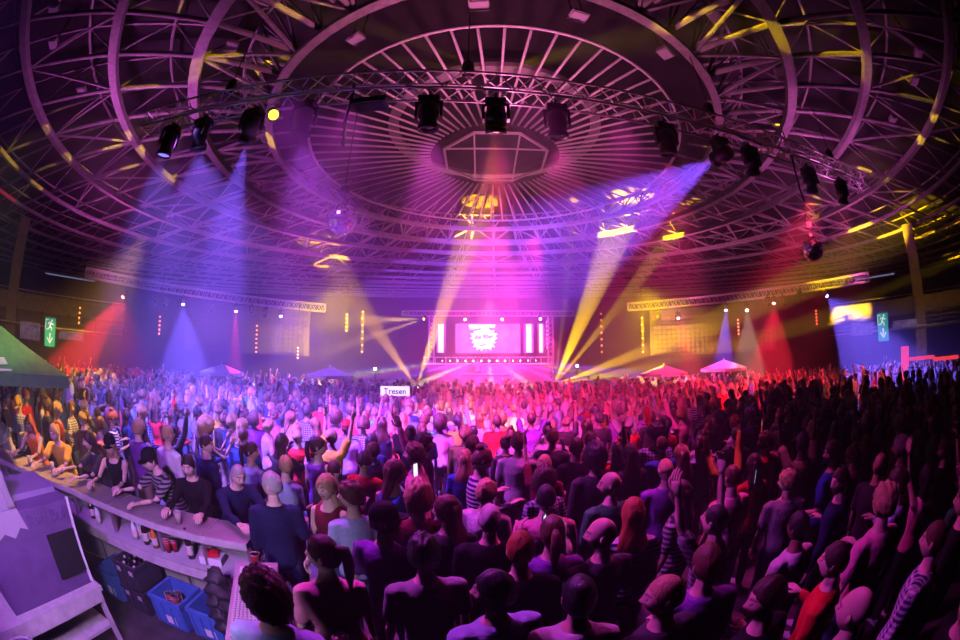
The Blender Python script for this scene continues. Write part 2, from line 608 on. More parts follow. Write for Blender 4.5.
def hair_mesh(style):
    ch = []

    def shell(line_f, line_b, thick, bump, freq, sides=0.0):
        nu, nv = 40, 26
        vs, fs = [], []
        for j in range(nv + 1):
            ph = PI * j / nv
            for i in range(nu):
                th = 2 * PI * i / nu
                dx, dy, dz = math.sin(ph) * math.cos(th), math.sin(ph) * math.sin(th), -math.cos(ph)
                t = (dy + 1) / 2
                line = line_b + (line_f - line_b) * (t ** 2.2) - sides * abs(dx) * t
                k = min(1, max(0, (dz - line) / .16 + .5))
                wob = bump * (math.sin(freq * dx + 3 * dz) * math.cos(freq * .8 * dy + 1.3) + .6 * math.sin(freq * 1.7 * dz + freq * dx * dy))
                s = .88 + k * (.12 + thick + wob)
                x = .077 * dx * s; y = .098 * dy * s; z = .120 * dz * s
                if dz < 0:
                    x *= 1 - .15 * -dz
                vs.append((x, y, z))
        for j in range(nv):
            for i in range(nu):
                l = (i + 1) % nu
                fs.append((j * nu + i, j * nu + l, (j + 1) * nu + l, (j + 1) * nu + i))
        ch.append((vs, fs, None))

    if style == 'short':
        shell(.52, -.42, .11, .03, 9)
    elif style == 'cropped':
        shell(.50, -.38, .035, .008, 14)
    elif style == 'tousled':
        shell(.45, -.50, .24, .075, 11)
    elif style == 'curly':
        shell(.42, -.62, .52, .10, 16, .3)
    elif style in ('long', 'tied-back', 'bun'):
        shell(.50, -.55, .10 if style != 'long' else .14, .02, 10, .35 if style == 'long' else 0)
        if style == 'long':
            prof = [(0, -.030, .06, .072, .070), (0, -.034, -.02, .084, .072), (0, -.042, -.08, .081, .066), (0, -.058, -.14, .097, .064), (0, -.080, -.20, .116, .056), (0, -.096, -.26, .114, .042), (0, -.106, -.31, .092, .028), (0, -.110, -.355, .05, .013)]
            lv, lf = loft([((x, y, z), (0, -.1, -1), (1, 0, 0), rx, ry) for x, y, z, rx, ry in prof], 26)
            for i_, v_ in enumerate(lv):
                x, y, z, rx, ry = prof[i_ // 26]
                k_ = 1 + .075 * math.sin(6 * 2 * PI * (i_ % 26) / 26 + 14 * z) + .04 * math.sin(11 * 2 * PI * (i_ % 26) / 26 - 30 * z)
                lv[i_] = Vector((x + (v_.x - x) * k_, y + (v_.y - y) * k_, v_.z + (.03 * math.sin(9 * 2 * PI * (i_ % 26) / 26) if i_ // 26 > 5 else 0)))
            ch.append((lv, lf, None))
        elif style == 'tied-back':
            ch.append((*limb([(0, -.09, .06), (0, -.135, .055), (0, -.15, -.03), (0, -.145, -.13), (0, -.14, -.22)], [.02, .034, .036, .028, .01], 10), None))
        else:
            s = MB().sphere((0, -.075, .105), .045, 12, 8, (1, 1, .9)); ch.append((s.v, s.f, None))
    return finish(style + '_hair', ch)


HAIR = {s: hair_mesh(s) for s in ('short', 'cropped', 'tousled', 'curly', 'long', 'tied-back', 'bun')}


def cap_mesh():
    mb = MB()
    prof = [(.089, -.0), (.092, .03), (.088, .07), (.07, .105), (.04, .125), (.0001, .132)]
    mb.lathe(prof, (0, 0, 0), 24, Matrix.Diagonal((.93, 1.18, 1)))
    br = [(math.sin(a) * .075, .085 + math.cos(a) * .095) for a in [R(-90 + 180 * i / 12) for i in range(13)]]
    vs = [(x, y, .004 - .1 * x * x * 20 * .3) for x, y in br] + [(x, y, .014 - .1 * x * x * 20 * .3) for x, y in br]
    n = len(br)
    mb.add(vs, [tuple(range(n))[::-1], tuple(range(n, 2 * n))] + [(i, i + 1, i + 1 + n, i + n) for i in range(n - 1)] + [(n - 1, 0, n, 2 * n - 1)])
    me = mb.mesh('cap')
    return me


CAPMESH = cap_mesh()


class Pose:
    """joint positions of one pose, facing +y, feet on z = 0"""

    def __init__(s, female=False, lean=0.0, arms=((8, 0, 10), (8, 0, 10)), yaw=0.0, nod=0.0, step=0.0):
        s.f = female
        sh = .168 if female else .190
        s.lean = lean
        hipz = .93
        c, sn = math.cos(lean), math.sin(lean)

        def up(p):
            k = min(1, max(0, (p[2] - hipz) / .12))
            a = lean * k
            d = Vector(p) - Vector((0, 0, hipz))
            return Vector((0, 0, hipz)) + Matrix.Rotation(-a, 3, 'X') @ d
        s.up = up
        s.back = Matrix.Rotation(-lean, 3, 'X')
        s.sh, s.el, s.wr, s.hd = [], [], [], []
        for side, (ab, fl_, be) in zip((-1, 1), arms):
            S = up((side * sh, 0, 1.400))
            # abduct sideways, flex forwards, both from hanging down (degrees)
            d = Vector((0, 0, -1))
            d = Matrix.Rotation(R(fl_), 3, 'X') @ d
            d = Matrix.Rotation(R(-side * ab), 3, 'Y') @ d
            E = S + d * .285
            # forearm: bend further forwards about the local side axis, turned a little inwards
            fa = Matrix.Rotation(R(be), 3, 'X') @ (Matrix.Rotation(R(fl_), 3, 'X') @ Vector((0, 0, -1)))
            fa = Matrix.Rotation(R(-side * (ab * .6 if fl_ + be > 110 else ab - be * .28)), 3, 'Y') @ fa
            W = E + fa * .25
            s.sh.append(S); s.el.append(E); s.wr.append(W); s.hd.append((fa, side))
        s.neck = up((0, -.005, 1.50))
        s.hm = Matrix.Translation(up((0, .022, 1.635))) @ (s.back.to_4x4() if lean else Matrix()) @ Matrix.Rotation(R(-yaw), 4, 'Z') @ Matrix.Rotation(R(-nod), 4, 'X')
        if lean:   # keep the head lifted
            s.hm = Matrix.Translation(up((0, .022, 1.635))) @ Matrix.Rotation(-lean * .4, 4, 'X') @ Matrix.Rotation(R(-yaw), 4, 'Z') @ Matrix.Rotation(R(-nod), 4, 'X')

    def torso(s, g=0.0, z0=.82, z1=1.56):
        f = s.f
        prof = [(.82, .125, .11), (.88, .165 if f else .155, .122), (.95, .172 if f else .158, .125), (1.02, .150 if f else .148, .112), (1.10, .128 if f else .145, .100),
                (1.20, .142 if f else .158, .112), (1.30, .155 if f else .172, .122), (1.38, .152 if f else .170, .104), (1.425, .110 if f else .124, .082), (1.465, .074, .066), (1.50, .055, .055), (1.56, .052, .054)]
        rg = []
        for z, rx, ry in prof:
            if z0 - 1e-6 <= z <= z1 + 1e-6:
                k = min(1, max(0, (z - .93) / .12))
                ax = Matrix.Rotation(-s.lean * k, 3, 'X') @ Vector((0, 0, 1))
                rg.append((s.up((0, .01 if f and 1.2 < z < 1.35 else 0, z)), ax, (1, 0, 0), rx + g, ry + g))
        return loft(rg, 16)

    def arm(s, i, g=0.0, stop=1.0):
        S, E, W = s.sh[i], s.el[i], s.wr[i]
        k = .88 if s.f else 1.0
        inn = S * .86 + s.up((0, 0, 1.36)) * .14
        if stop <= .5:
            p = S.lerp(E, stop * 2)
            return limb([inn, S, S.lerp(E, stop), p], [.058 * k + g, .054 * k + g, .047 * k + g * 1.3, .046 * k + g * 1.5])
        return limb([inn, S, S.lerp(E, .5), E, E.lerp(W, .35), E.lerp(W, stop if stop < 1 else .97)], [.058 * k + g, .054 * k + g, .045 * k + g, .037 * k + g, .037 * k + g, .026 * k + g])

    def leg(s, side, g=0.0):
        x = side * .092
        return limb([(x * .95, 0, .90), (x, .005, .70), (x * 1.08, .012, .48), (x * 1.12, -.005, .30), (x * 1.15, -.01, .10)], [.088 + g, .076 + g, .054 + g, .052 + g, .036 + g * 1.6])

    def hand(s, i):
        fa, side = s.hd[i]
        W = s.wr[i]
        a = fa.normalized()
        sd = Vector((0, 0, 1)).cross(a)
        if sd.length < .25:
            sd = Vector((0, 1, 0))
        sd.normalize()
        if abs(a.z) > .85:
            sd = Vector((0, 1, 0))
            sd = (sd - a * sd.dot(a)).normalized()
        nrm = a.cross(sd).normalized()
        if nrm.dot(Vector((-side, 0, 0))) + nrm.dot(Vector((0, 0, -1))) * .5 < 0:
            nrm = -nrm
        th = sd if sd.dot(Vector((-side * .3, 1, .3))) > 0 else -sd
        ch = []
        rg = [(W - a * .015, a, sd, .026, .019), (W + a * .02, a, sd, .033, .018), (W + a * .06, a, sd, .041, .016), (W + a * .092, a, sd, .039, .014)]
        ch.append(loft(rg, 10))
        for k, (o, L) in enumerate(((.030, .068), (.010, .078), (-.010, .072), (-.029, .056))):
            b = W + a * .085 + th * o
            m1 = b + a * L * .45 + nrm * L * .12
            m2 = b + a * L * .78 + nrm * L * .38
            m3 = b + a * L * .92 + nrm * L * .62
            ch.append(limb([b, m1, m2, m3], [.0095, .0090, .0082, .007], 6))
        b = W + a * .03 + th * .026
        ch.append(limb([b, b + a * .03 + th * .026, b + a * .058 + th * .034 + nrm * .012, b + a * .076 + th * .030 + nrm * .022], [.013, .0115, .0095, .008], 6))
        return ch

    def shoe(s, side):
        x = side * .106
        rg = [((x, -.075, .045), (0, 1, 0), (1, 0, 0), .030, .040), ((x, -.03, .05), (0, 1, 0), (1, 0, 0), .040, .050), ((x * 1.04, .05, .043), (0, 1, 0), (1, 0, 0), .043, .042),
              ((x * 1.1, .13, .034), (0, 1, 0), (1, 0, 0), .046, .033), ((x * 1.1, .185, .028), (0, 1, 0), (1, 0, 0), .030, .024)]
        return loft(rg, 10)

    def bake(s, name):
        s.meshes = {}
        vs, fs = fuse([s.torso(), s.arm(0), s.arm(1), s.leg(-1), s.leg(1)], .021)
        ch = [(vs, fs, None)]
        for i in (0, 1):
            for h in s.hand(i):
                ch.append((*h, None))
        for v, f, c in HEAD:
            ch.append(([s.hm @ Vector(p) for p in v], f, c))
        s.meshes['body'] = finish(name + '_body', ch)
        for kind, stop, g in (('t-shirt', .36, .013), ('long', .95, .016), ('vest', 0, .010)):
            sh = [s.torso(g, .82 if kind == 'long' else .88, 1.465 if kind != 'vest' else 1.43)]
            if kind != 'vest':
                sh += [s.arm(0, g, stop), s.arm(1, g, stop)]
            else:
                for sx in (-1, 1):
                    sh.append(limb([s.up((sx * .09, .10, 1.36)), s.up((sx * .105, .055, 1.435)), s.up((sx * .105, -.01, 1.462)), s.up((sx * .10, -.07, 1.43)), s.up((sx * .09, -.105, 1.36))], [.026] * 5, 6))
            v, f = fuse(sh, .022, 4)
            s.meshes[kind] = finish(name + '_' + kind, [(v, f, None)])
        v, f = fuse([s.torso(.006, .82, 1.02), s.leg(-1, .012), s.leg(1, .012)], .026, 4)
        s.meshes['trousers'] = finish(name + '_trousers', [(v, f, None)])
        s.meshes['shoes'] = [finish(name + '_shoe', [(*s.shoe(sd), None)]) for sd in (-1, 1)]
        return s


hang, bent, cup = (9, 2, 14), (12, -8, 112), (10, 0, 118)
POSES = {
    'standing': Pose(arms=(hang, hang)),
    'standing woman': Pose(True, arms=((10, 0, 16), (10, 4, 20))),
    'looking left': Pose(arms=(hang, bent), yaw=-55),
    'looking right': Pose(arms=(bent, hang), yaw=55),
    'woman looking left': Pose(True, arms=((12, -6, 80), hang), yaw=-60),
    'woman looking right': Pose(True, arms=(hang, (12, -6, 80)), yaw=60),
    'looking down': Pose(arms=((10, 2, 108), (10, 2, 108)), nod=32),
    'woman looking down': Pose(True, arms=((10, 2, 110), (10, 2, 110)), nod=30),
    'holding a drink': Pose(arms=(hang, cup), nod=-4),
    'right arm raised': Pose(arms=(hang, (-10, 150, 12)), nod=-8),
    'left arm raised': Pose(True, arms=((-10, 150, 20), bent), nod=-8),
    'both arms raised': Pose(arms=((-12, 148, 22), (-12, 155, 15)), nod=-10),
    'both hands up filming': Pose(True, arms=((14, 55, 95), (14, 55, 95)), nod=-5),
    'leaning': Pose(lean=.42, arms=((10, 52, 40), (10, 56, 36)), nod=5),
    'leaning woman': Pose(True, lean=.34, arms=((10, 54, 38), (8, 58, 34)), nod=0),
}
for k, p in POSES.items():
    p.bake(k.replace(' ', '_'))

_proto = {}


def person(pose, hair, hairc, top, topc, pat, loc, rz, label, group=None, skin=0, cap=None, legs=0, size=1.0):
    """one visitor: body with hair, top, trousers and shoes as its parts"""
    p = POSES[pose]
    b = obj('person', p.meshes['body'], None)
    if not p.meshes['body'].materials:
        p.meshes['body'].materials.append(SKIN[0])

    def put(o, m, me):
        if not me.materials:
            me.materials.append(m)
        o.material_slots[0].link = 'OBJECT'; o.material_slots[0].material = m
    put(b, SKIN[skin], p.meshes['body'])
    tag(b, label, 'person', group)
    if hair:
        h = bpy.data.objects.new('hair', HAIR[hair]); col.objects.link(h); h.parent = b; h.matrix_local = p.hm
        put(h, HAIRM[hairc], HAIR[hair])
    if cap:
        h = bpy.data.objects.new('cap', CAPMESH); col.objects.link(h); h.parent = b
        h.matrix_local = p.hm @ Matrix.Translation((0, -.002, .022)) @ Matrix.Rotation(R(PI), 4, 'Z') if cap[1] else p.hm @ Matrix.Translation((0, -.002, .022))
        put(h, CLOTH[(cap[0], None)], CAPMESH)
    nm = {'t-shirt': 'shirt', 'long': 'jacket', 'vest': 'vest'}[top]
    t = bpy.data.objects.new(nm, p.meshes[top]); col.objects.link(t); t.parent = b
    put(t, CLOTH[(topc, pat)], p.meshes[top])
    t = bpy.data.objects.new('trousers', p.meshes['trousers']); col.objects.link(t); t.parent = b
    put(t, JEANS[legs], p.meshes['trousers'])
    for me in p.meshes['shoes']:
        t = bpy.data.objects.new('shoe', me); col.objects.link(t); t.parent = b
        put(t, SHOEM[legs % 2], me)
    b.location = loc
    b.rotation_euler = (0, 0, rz)
    b.scale = (size, size, size)
    return b
# ------------------------------------------------------------------ trusses and moving lights
def truss(mbs, pts, half, n_bay, rad=.028):
    """box truss along pts; returns its four chords and braces as separate builders"""
    pts = [Vector(p) for p in pts]
    N = len(pts)
    sides = []
    for i, p in enumerate(pts):
        t = pts[min(N - 1, i + 1)] - pts[max(0, i - 1)]
        u = Vector((t.y, -t.x, 0)).normalized()
        sides.append([p + u * sx * half + Vector((0, 0, sz * half)) for sx, sz in ((-1, 1), (1, 1), (1, -1), (-1, -1))])
    return sides


def truss_thing(name, label, pts, half, rad, group=None, wobble=1):
    t = thing(name, label, 'truss', (0, 0, 0), 0, group)
    sd = truss(None, pts, half, 0)
    for k in range(4):
        MB().tube([s[k] for s in sd], rad, 6).build('chord', M['alu'], t)
    for k in range(4):
        l = (k + 1) % 4
        b = MB()
        for i in range(len(sd) - 1):
            p, q = (sd[i][k], sd[i + 1][l]) if i % 2 == 0 else (sd[i][l], sd[i + 1][k])
            b.tube([p, q], rad * .5, 4)
        b.build('lattice', M['alu'], t)
    for i in (0, -1):
        b = MB()
        b.tube(sd[i], rad * .8, 4, True)
        b.tube([sd[i][0], sd[i][2]], rad * .6, 4)
        b.build('end_frame', M['alu'], t)
    return t


xs = [-6.4, .09, 4.3, 10.4]
pf = np.polyfit(xs, [4.45, 5.30, 5.58, 5.72], 2)
TZ = CZ + 4.4
npt = lambda x, z=TZ: Vector((x, float(np.polyval(pf, x)), z))
near_truss = truss_thing('lighting_truss', 'long curved silver lattice truss hanging under the roof wheel, moving lights slung beneath it', [npt(-6.6 + 17.2 * i / 60) for i in range(61)], .19, .026)
for nm, a0, a1, d0, d1, z0, z1, lb in (('lighting_truss', -60, -22.5, 23, 25, 6.4, 5.9, 'distant lattice truss over the left of the crowd, red and blue lights on it'),
                                     ('lighting_truss', 21.5, 59, 25, 23, 6.0, 6.2, 'distant lattice truss over the right of the crowd, red and blue lights on it')):
    P = []
    for i in range(61):
        k = i / 60
        a = R(a0 + (a1 - a0) * k); d = d0 + (d1 - d0) * k
        P.append(Vector((d * math.sin(a), d * math.cos(a), z0 + (z1 - z0) * k)))
    truss_thing(nm, lb, P, .22, .035)

M['lens_off'] = mat('dark_lens', (.03, .03, .05), .12, spec=.8)
LENS = {}


def lens_mat(rgb, es):
    k = (tuple(rgb), es)
    if k not in LENS:
        LENS[k] = mat('lit_lens', (.5, .5, .5), .3, emit=rgb, es=es)
    return LENS[k]


def moving_head(loc, aim, label, lit=None, es=30, group=None, up=False, sz=1.0, yellow=False, name='moving_head_spotlight'):
    """loc: the clamp under the truss (or the foot when up=True)"""
    t = thing(name, label, 'stage light', loc, 0, group)
    s = -1 if not up else 1
    MB().box((0, 0, s * .05 * sz), (.30 * sz, .22 * sz, .10 * sz)).build('base', M['black'], t)
    d = Vector(aim) - Vector(loc)
    yaw = math.atan2(-d.x, d.y)
    rz = Matrix.Rotation(yaw, 3, 'Z')
    y = MB()
    for sx in (-1, 1):
        y.box(rz @ Vector((sx * .175 * sz, 0, s * .22 * sz)), (.04 * sz, .10 * sz, .28 * sz), yaw)
    y.box((0, 0, s * .115 * sz), (.39 * sz, .13 * sz, .05 * sz), yaw)
    y.build('yoke', M['black'], t)
    c = Vector((0, 0, s * .33 * sz))
    q = d.normalized().to_track_quat('Z', 'Y').to_matrix()
    h = MB()
    h.lathe([(.07 * sz, -.22 * sz), (.125 * sz, -.19 * sz), (.145 * sz, -.08 * sz), (.145 * sz, .02 * sz), (.125 * sz, .05 * sz), (.125 * sz, .13 * sz), (.15 * sz, .15 * sz), (.15 * sz, .22 * sz), (.13 * sz, .22 * sz), (.125 * sz, .19 * sz)], c, 20, q)
    hd = h.build('lamp_head', M['black'], t)
    MB().lathe([(.0001, .195 * sz), (.126 * sz, .19 * sz), (.126 * sz, .18 * sz), (.0001, .18 * sz)], c, 20, q).build('lens', lens_mat(lit, es) if lit else M['lens_off'], hd)
    if yellow:
        MB().lathe([(.1505 * sz, .05 * sz), (.156 * sz, .06 * sz), (.156 * sz, .13 * sz), (.1505 * sz, .14 * sz)], c, 20, q).build('band', mat('yellow_band', (.8, .65, .02), .4), hd)
    if not up:
        cl = MB()
        cl.box((0, 0, .04), (.05, .05, .08)); cl.tube([(0, -.06, .10), (0, .06, .10)], .025, 6)
        cl.build('clamp', M['black'], t)
    # where the lens is
    return Vector(loc) + c + q @ Vector((0, 0, .23 * sz))


def beam(name, src, aim, rgb, power, deg, blend=.3, rad=.04):
    return spot(name, src, aim, rgb, power, deg, blend, rad)


def under(px, py):
    """the point of the near truss seen at this column"""
    best = min((abs(480 + 0 - 480) + abs(_px(npt(x)) - px), x) for x in [-6.5 + .05 * i for i in range(340)])
    return npt(best[1], TZ - .30)


def _px(p):
    d = (p - Vector((0, 0, CZ))).normalized()
    c, s = math.cos(R(PITCH)), math.sin(R(PITCH))
    y, z = d.y * c + d.z * s, d.z * c - d.y * s
    th = math.acos(max(-1, min(1, y))); r = 2 * FPX * math.sin(th / 2)
    return 480 + r * d.x / math.hypot(d.x, z)


MAG, BLU, YEL, RED, PUR, ORA, WHI = (1, .05, .55), (.17, .10, 1), (1, .56, .04), (1, .02, .05), (.55, .07, 1), (1, .30, .05), (1, .85, .8)
nearg = [
    (178, (-6.5, 5, 0), 'leftmost moving light on the near truss, small blue glow by the truss end', (.25, .2, 1), 1.5, 0),
    (210, (-4.2, 6.6, 0), 'dark moving light hanging second from the left on the near truss', None, 0, 0),
    (248, (-7.6, 10.5, 0), 'moving light on the near truss throwing a wide blue beam on the left', (.4, .4, 1), 20, 0),
    (311, (-3.6, 7.2, 0), 'dark moving light hanging right of the bright yellow lamp on the near truss', None, 0, 0),
    (431, (-.8, 6.6, 0), 'dark moving light left of the red beam at the middle of the near truss', None, 0, 0),
    (494, (.25, 8.6, 0), 'yellow banded moving light throwing the red beam at the middle of the near truss', (1, .15, .2), 20, 1),
    (555, (1.5, 6.9, 0), 'dark moving light hanging right of the red beam on the near truss', None, 0, 0),
    (660, (3.4, 7.0, 0), 'dark moving light with yellow glints left of the violet beam on the near truss', None, 0, 1),
    (714, (0.9, 21.5, 6.6), 'moving light on the near truss throwing the wide violet beam to the left', (.4, .3, 1), 20, 0),
    (745, (5.6, 8.0, 0), 'dark moving light hanging just right of the violet beam on the near truss', None, 0, 0),
    (803, (8.4, 7.6, 0), 'dark moving light hanging third from the right end of the near truss', None, 0, 0),
    (836, (9.6, 8.6, 0), 'moving light with a faint red glow near the right end of the near truss', (1, .05, .1), 1.5, 0),
]
SRC = {}
for px, aim, lb, lit, es, yl in nearg:
    SRC[px] = moving_head(under(px + (12 if px == 248 else 0), 0), aim, lb, lit, es, yellow=bool(yl), sz=1.12)
# bright yellow par and a flat panel
t_ = under(280, 0)
pl = thing('par_spotlight', 'small round lamp shining bright yellow on the left of the near truss', 'stage light', t_)
MB().lathe([(.05, .14), (.10, .10), (.11, -.10), (.10, -.10), (.095, -.05)], (0, 0, -.16), 18, Vector((.55, -.75, -.35)).to_track_quat('-Z', 'Y').to_matrix()).build('can', M['black'], pl)
q_ = Vector((.55, -.75, -.35)).to_track_quat('-Z', 'Y').to_matrix()
MB().lathe([(.0001, -.085), (.094, -.08), (.094, -.07), (.0001, -.07)], (0, 0, -.16), 18, q_).build('lens', lens_mat((1, .72, .04), 3.2), pl)
MB().tube([(-.13, 0, -.16), (-.13, 0, .02), (.13, 0, .02), (.13, 0, -.16)], .014, 5).build('bracket', M['black'], pl)
PAR = Vector(t_) + Vector((0, 0, -.16)) + Vector((.55, -.75, -.35)).normalized() * .14
t_ = under(374, 0)
pj = thing('blinder_spotlight', 'flat black light panel on the near truss beside the hanging cable', 'stage light', t_)
MB().box((0, 0, -.09), (.55, .30, .10)).build('housing', M['black'], pj)
MB().box((0, 0, -.145), (.46, .22, .012)).build('front_glass', M['lens_off'], pj)
MB().tube([(-.2, 0, -.05), (-.2, 0, .06), (.2, 0, .06), (.2, 0, -.05)], .015, 5).build('bracket', M['black'], pj)
for px, L, lb in ((352, 1.25, 'black cable dangling from the near truss left of the middle'), (790, 1.3, 'black cable dangling from the right half of the near truss')):
    p = under(px, 0)
    c = MB().tube([p + Vector((.02 * math.sin(i), .015 * math.cos(2 * i), .35 - L * i / 8)) for i in range(9)], .028, 6)
    tag(c.build('hanging_cable', M['chain']), lb, 'cable')
for x in (-4.6, -.2, 4.6, 8.9):
    p = npt(x)
    h = thing('chain_hoist', {-4.6: 'chain hoist holding the left end of the near truss', -.2: 'chain hoist above the red beam, middle of the near truss', 4.6: 'chain hoist on the near truss above the violet beam', 8.9: 'chain hoist holding the right end of the near truss'}[x], 'hoist', p + Vector((0, 0, .22)))
    MB().lathe([(.05, 0), (.10, .03), (.11, .2), (.10, .34), (.04, .37)], n=14).build('motor', M['black'], h)
    MB().tube([(0, 0, .36), (0, 0, HR - TZ - .32)], .014, 5).build('chain', M['chain'], h)
    MB().tube([(-.12, -.19, -.03), (0, 0, .02), (.12, .19, -.03)], .012, 5).build('sling', M['black'], h)

# far truss lights: pixel column/row of the lens, colour, aim pixel on the far crowd
far = [
    (124, 297, RED, (66, 380), 27, 'moving light throwing a wide red beam at the left end of the far left truss'),
    (183, 304, BLU, (186, 386), 36, 'moving light throwing the tall blue beam on the far left truss'),
    (236, 311, (1, .03, .25), (236, 388), 14, 'moving light throwing a thin crimson beam on the far left truss'),
    (281, 316, BLU, (274, 385), 11, 'moving light throwing a thin blue beam right of the crimson one'),
    (678, 318, RED, (694, 380), 20, 'moving light throwing a thin red beam at the inner end of the far right truss'),
    (726, 310, BLU, (722, 380), 20, 'moving light throwing a narrow blue beam on the far right truss'),
    (747, 310, (1, .72, .55), (748, 378), 26, 'moving light throwing a pale beam right of the narrow blue one'),
    (774, 303, RED, (770, 380), 34, 'moving light throwing the strong red beam on the far right truss'),
    (826, 296, BLU, (880, 378), 42, 'moving light throwing the wide blue beam at the outer end of the far right truss'),
]
FARS = []
for px, py, c, (ax, ay), dg, lb in far:
    p = at_d(px, py, 23.2)
    a = at_d(ax, ay, 19.5)
    d = moving_head(p + Vector((0, 0, .35)), a, lb, tuple(min(1, x * .8 + .2) for x in c), 14, sz=.8)
    FARS.append((d, a, c, dg, px))
fd = 0
for px, py in ((155, 303), (166, 304), (213, 309), (252, 312), (266, 314), (658, 318), (768, 303), (783, 302), (800, 298)):
    p = at_d(px, py, 23.2)
    lb = {155: 'unlit dark lamp on the far left truss just left of the tall blue beam', 166: 'unlit dark lamp on the far left truss touching the tall blue beam', 213: 'unlit lamp on the far left truss between the blue and crimson beams',
          252: 'unlit lamp on the far left truss right of the crimson beam', 266: 'unlit lamp on the far left truss nearer the thin blue beam', 658: 'unlit lamp at the inner end of the far right truss',
          768: 'unlit lamp on the far right truss just left of the strong red beam', 783: 'unlit lamp on the far right truss just right of the strong red beam', 800: 'unlit lamp on the far right truss between strong red and wide blue beams'}[px]
    moving_head(p + Vector((0, 0, .35)), p + Vector((0, -3, -4)), lb, sz=.9)

# mirror balls
mb_mat = mat('mirror_facets', (.85, .85, .88), .06, 1.0)
for (px, py, d, r, lb) in ((342, 219, 7.2, .30, 'mirror ball hanging in front of the roof wheel left of the stage'), (813, 249, 10.5, .32, 'mirror ball hanging under the roof on the right of the hall')):
    p = at_d(px, py, d)
    t = thing('mirror_ball', lb, 'mirror ball', p)
    prof = [(max(1e-5, math.sin(PI * i / 18)) * r, -math.cos(PI * i / 18) * r) for i in range(19)]
    MB().lathe(prof, n=32, smooth=False).build('ball', mb_mat, t)
    MB().lathe([(.03, r - .01), (.05, r + .01), (.05, r + .05), (.02, r + .07)], n=10).build('cap', M['black'], t)
    MB().lathe([(.07, r + .22), (.09, r + .24), (.09, r + .36), (.05, r + .38)], n=12).build('motor', M['black'], t)
    MB().tube([(0, 0, r + .06), (0, 0, HR - p.z)], .012, 5).build('chain', M['chain'], t)

# floodlight boxes under the roof deck
M['lampglass'] = mat('lamp_glass', (.6, .58, .65), .2, spec=.7)
flood = [(479, 4, 'floodlight box under the roof straight above the middle of the wheel'), (357, 38, 'floodlight box inside the roof wheel, upper left'), (665, 52, 'floodlight box lit yellow inside the roof wheel, upper right'),
         (578, 15, 'floodlight box under the roof right of the top middle'), (232, 46, 'small floodlight box at the left of the outer wheel ring'), (715, 16, 'small floodlight box at the right of the outer wheel ring'),
         (54, 10, 'upper of two floodlights near the top left corner of the roof'), (54, 43, 'lower of two floodlights near the top left corner of the roof'), (82, 90, 'floodlight on the left roof under the pair near the corner'),
         (918, 52, 'upper of the floodlights on the far right of the roof'), (914, 80, 'middle floodlight on the far right of the roof'), (893, 118, 'lowest of the three floodlights on the far right of the roof'), (778, 70, 'small violet floodlight on the roof right of the wheel')]
for px, py, lb in flood:
    p = at_z(px, py, HR + .55)
    t = thing('floodlight', lb, 'lamp', p)
    az = math.atan2(-(p.x - CX), p.y - CY)
    MB().box((0, 0, .02), (.42, .34, .16), az, taper=.7).build('housing', M['duct'], t)
    MB().box((0, 0, -.075), (.36, .28, .03), az).build('glass', M['lampglass'], t)
    b = MB(); b.tube([(-.12, 0, .1), (-.12, 0, 1.44)], .02, 5); b.tube([(.12, 0, .1), (.12, 0, 1.44)], .02, 5)
    b.build('hanger', M['black'], t)
# ------------------------------------------------------------------ stage
M['stage'] = noisy(mat('stage_black', (.05, .045, .05), .6), 4, .3)
SY = 26.5
st = thing('stage', 'wide black stage across the far end of the hall', 'stage', (.55, SY - .5, 0))
MB().box((0, 0, 1.2), (15, 6, .16)).build('deck', M['stage'], st)
MB().box((0, -2.95, .56), (15, .06, 1.12)).build('front_skirt', M['drape'], st)
MB().box((0, 2.95, .56), (15, .06, 1.12)).build('back_skirt', M['drape'], st)
# riser carrying the beam lights
rs = thing('stage_riser', 'dark riser standing on the stage under the screen', 'riser', (.55, SY + .7, 1.28))
MB().box((0, 0, .62), (8.2, 1.6, 1.24)).build('body', M['stage'], rs)
MB().box((0, -.84, 1.33), (8.6, .10, .10)).build('rail', M['alu'], rs)
MB().box((0, -.84, 1.76), (8.6, .07, .07)).build('rail', M['alu'], rs)
for i in range(13):
    MB().box((-4.2 + .7 * i, -.84, 1.5), (.05, .05, .5)).build('rail_post', M['alu'], rs)


def led_mat(name, c1, c2, es, scale):
    m = mat(name, (.02, .02, .02), .4)
    nt = m.node_tree; bs = nt.nodes['Principled BSDF']
    tc = nt.nodes.new('ShaderNodeTexCoord')
    n = nt.nodes.new('ShaderNodeTexNoise'); n.inputs['Scale'].default_value = scale; n.inputs['Detail'].default_value = 5
    nt.links.new(tc.outputs['Object'], n.inputs['Vector'])
    r = nt.nodes.new('ShaderNodeValToRGB')
    r.color_ramp.elements[0].position = .38; r.color_ramp.elements[0].color = (*c1, 1)
    r.color_ramp.elements[1].position = .62; r.color_ramp.elements[1].color = (*c2, 1)
    nt.links.new(n.outputs['Fac'], r.inputs[0]); nt.links.new(r.outputs[0], bs.inputs['Emission Color'])
    bs.inputs['Emission Strength'].default_value = es
    return m


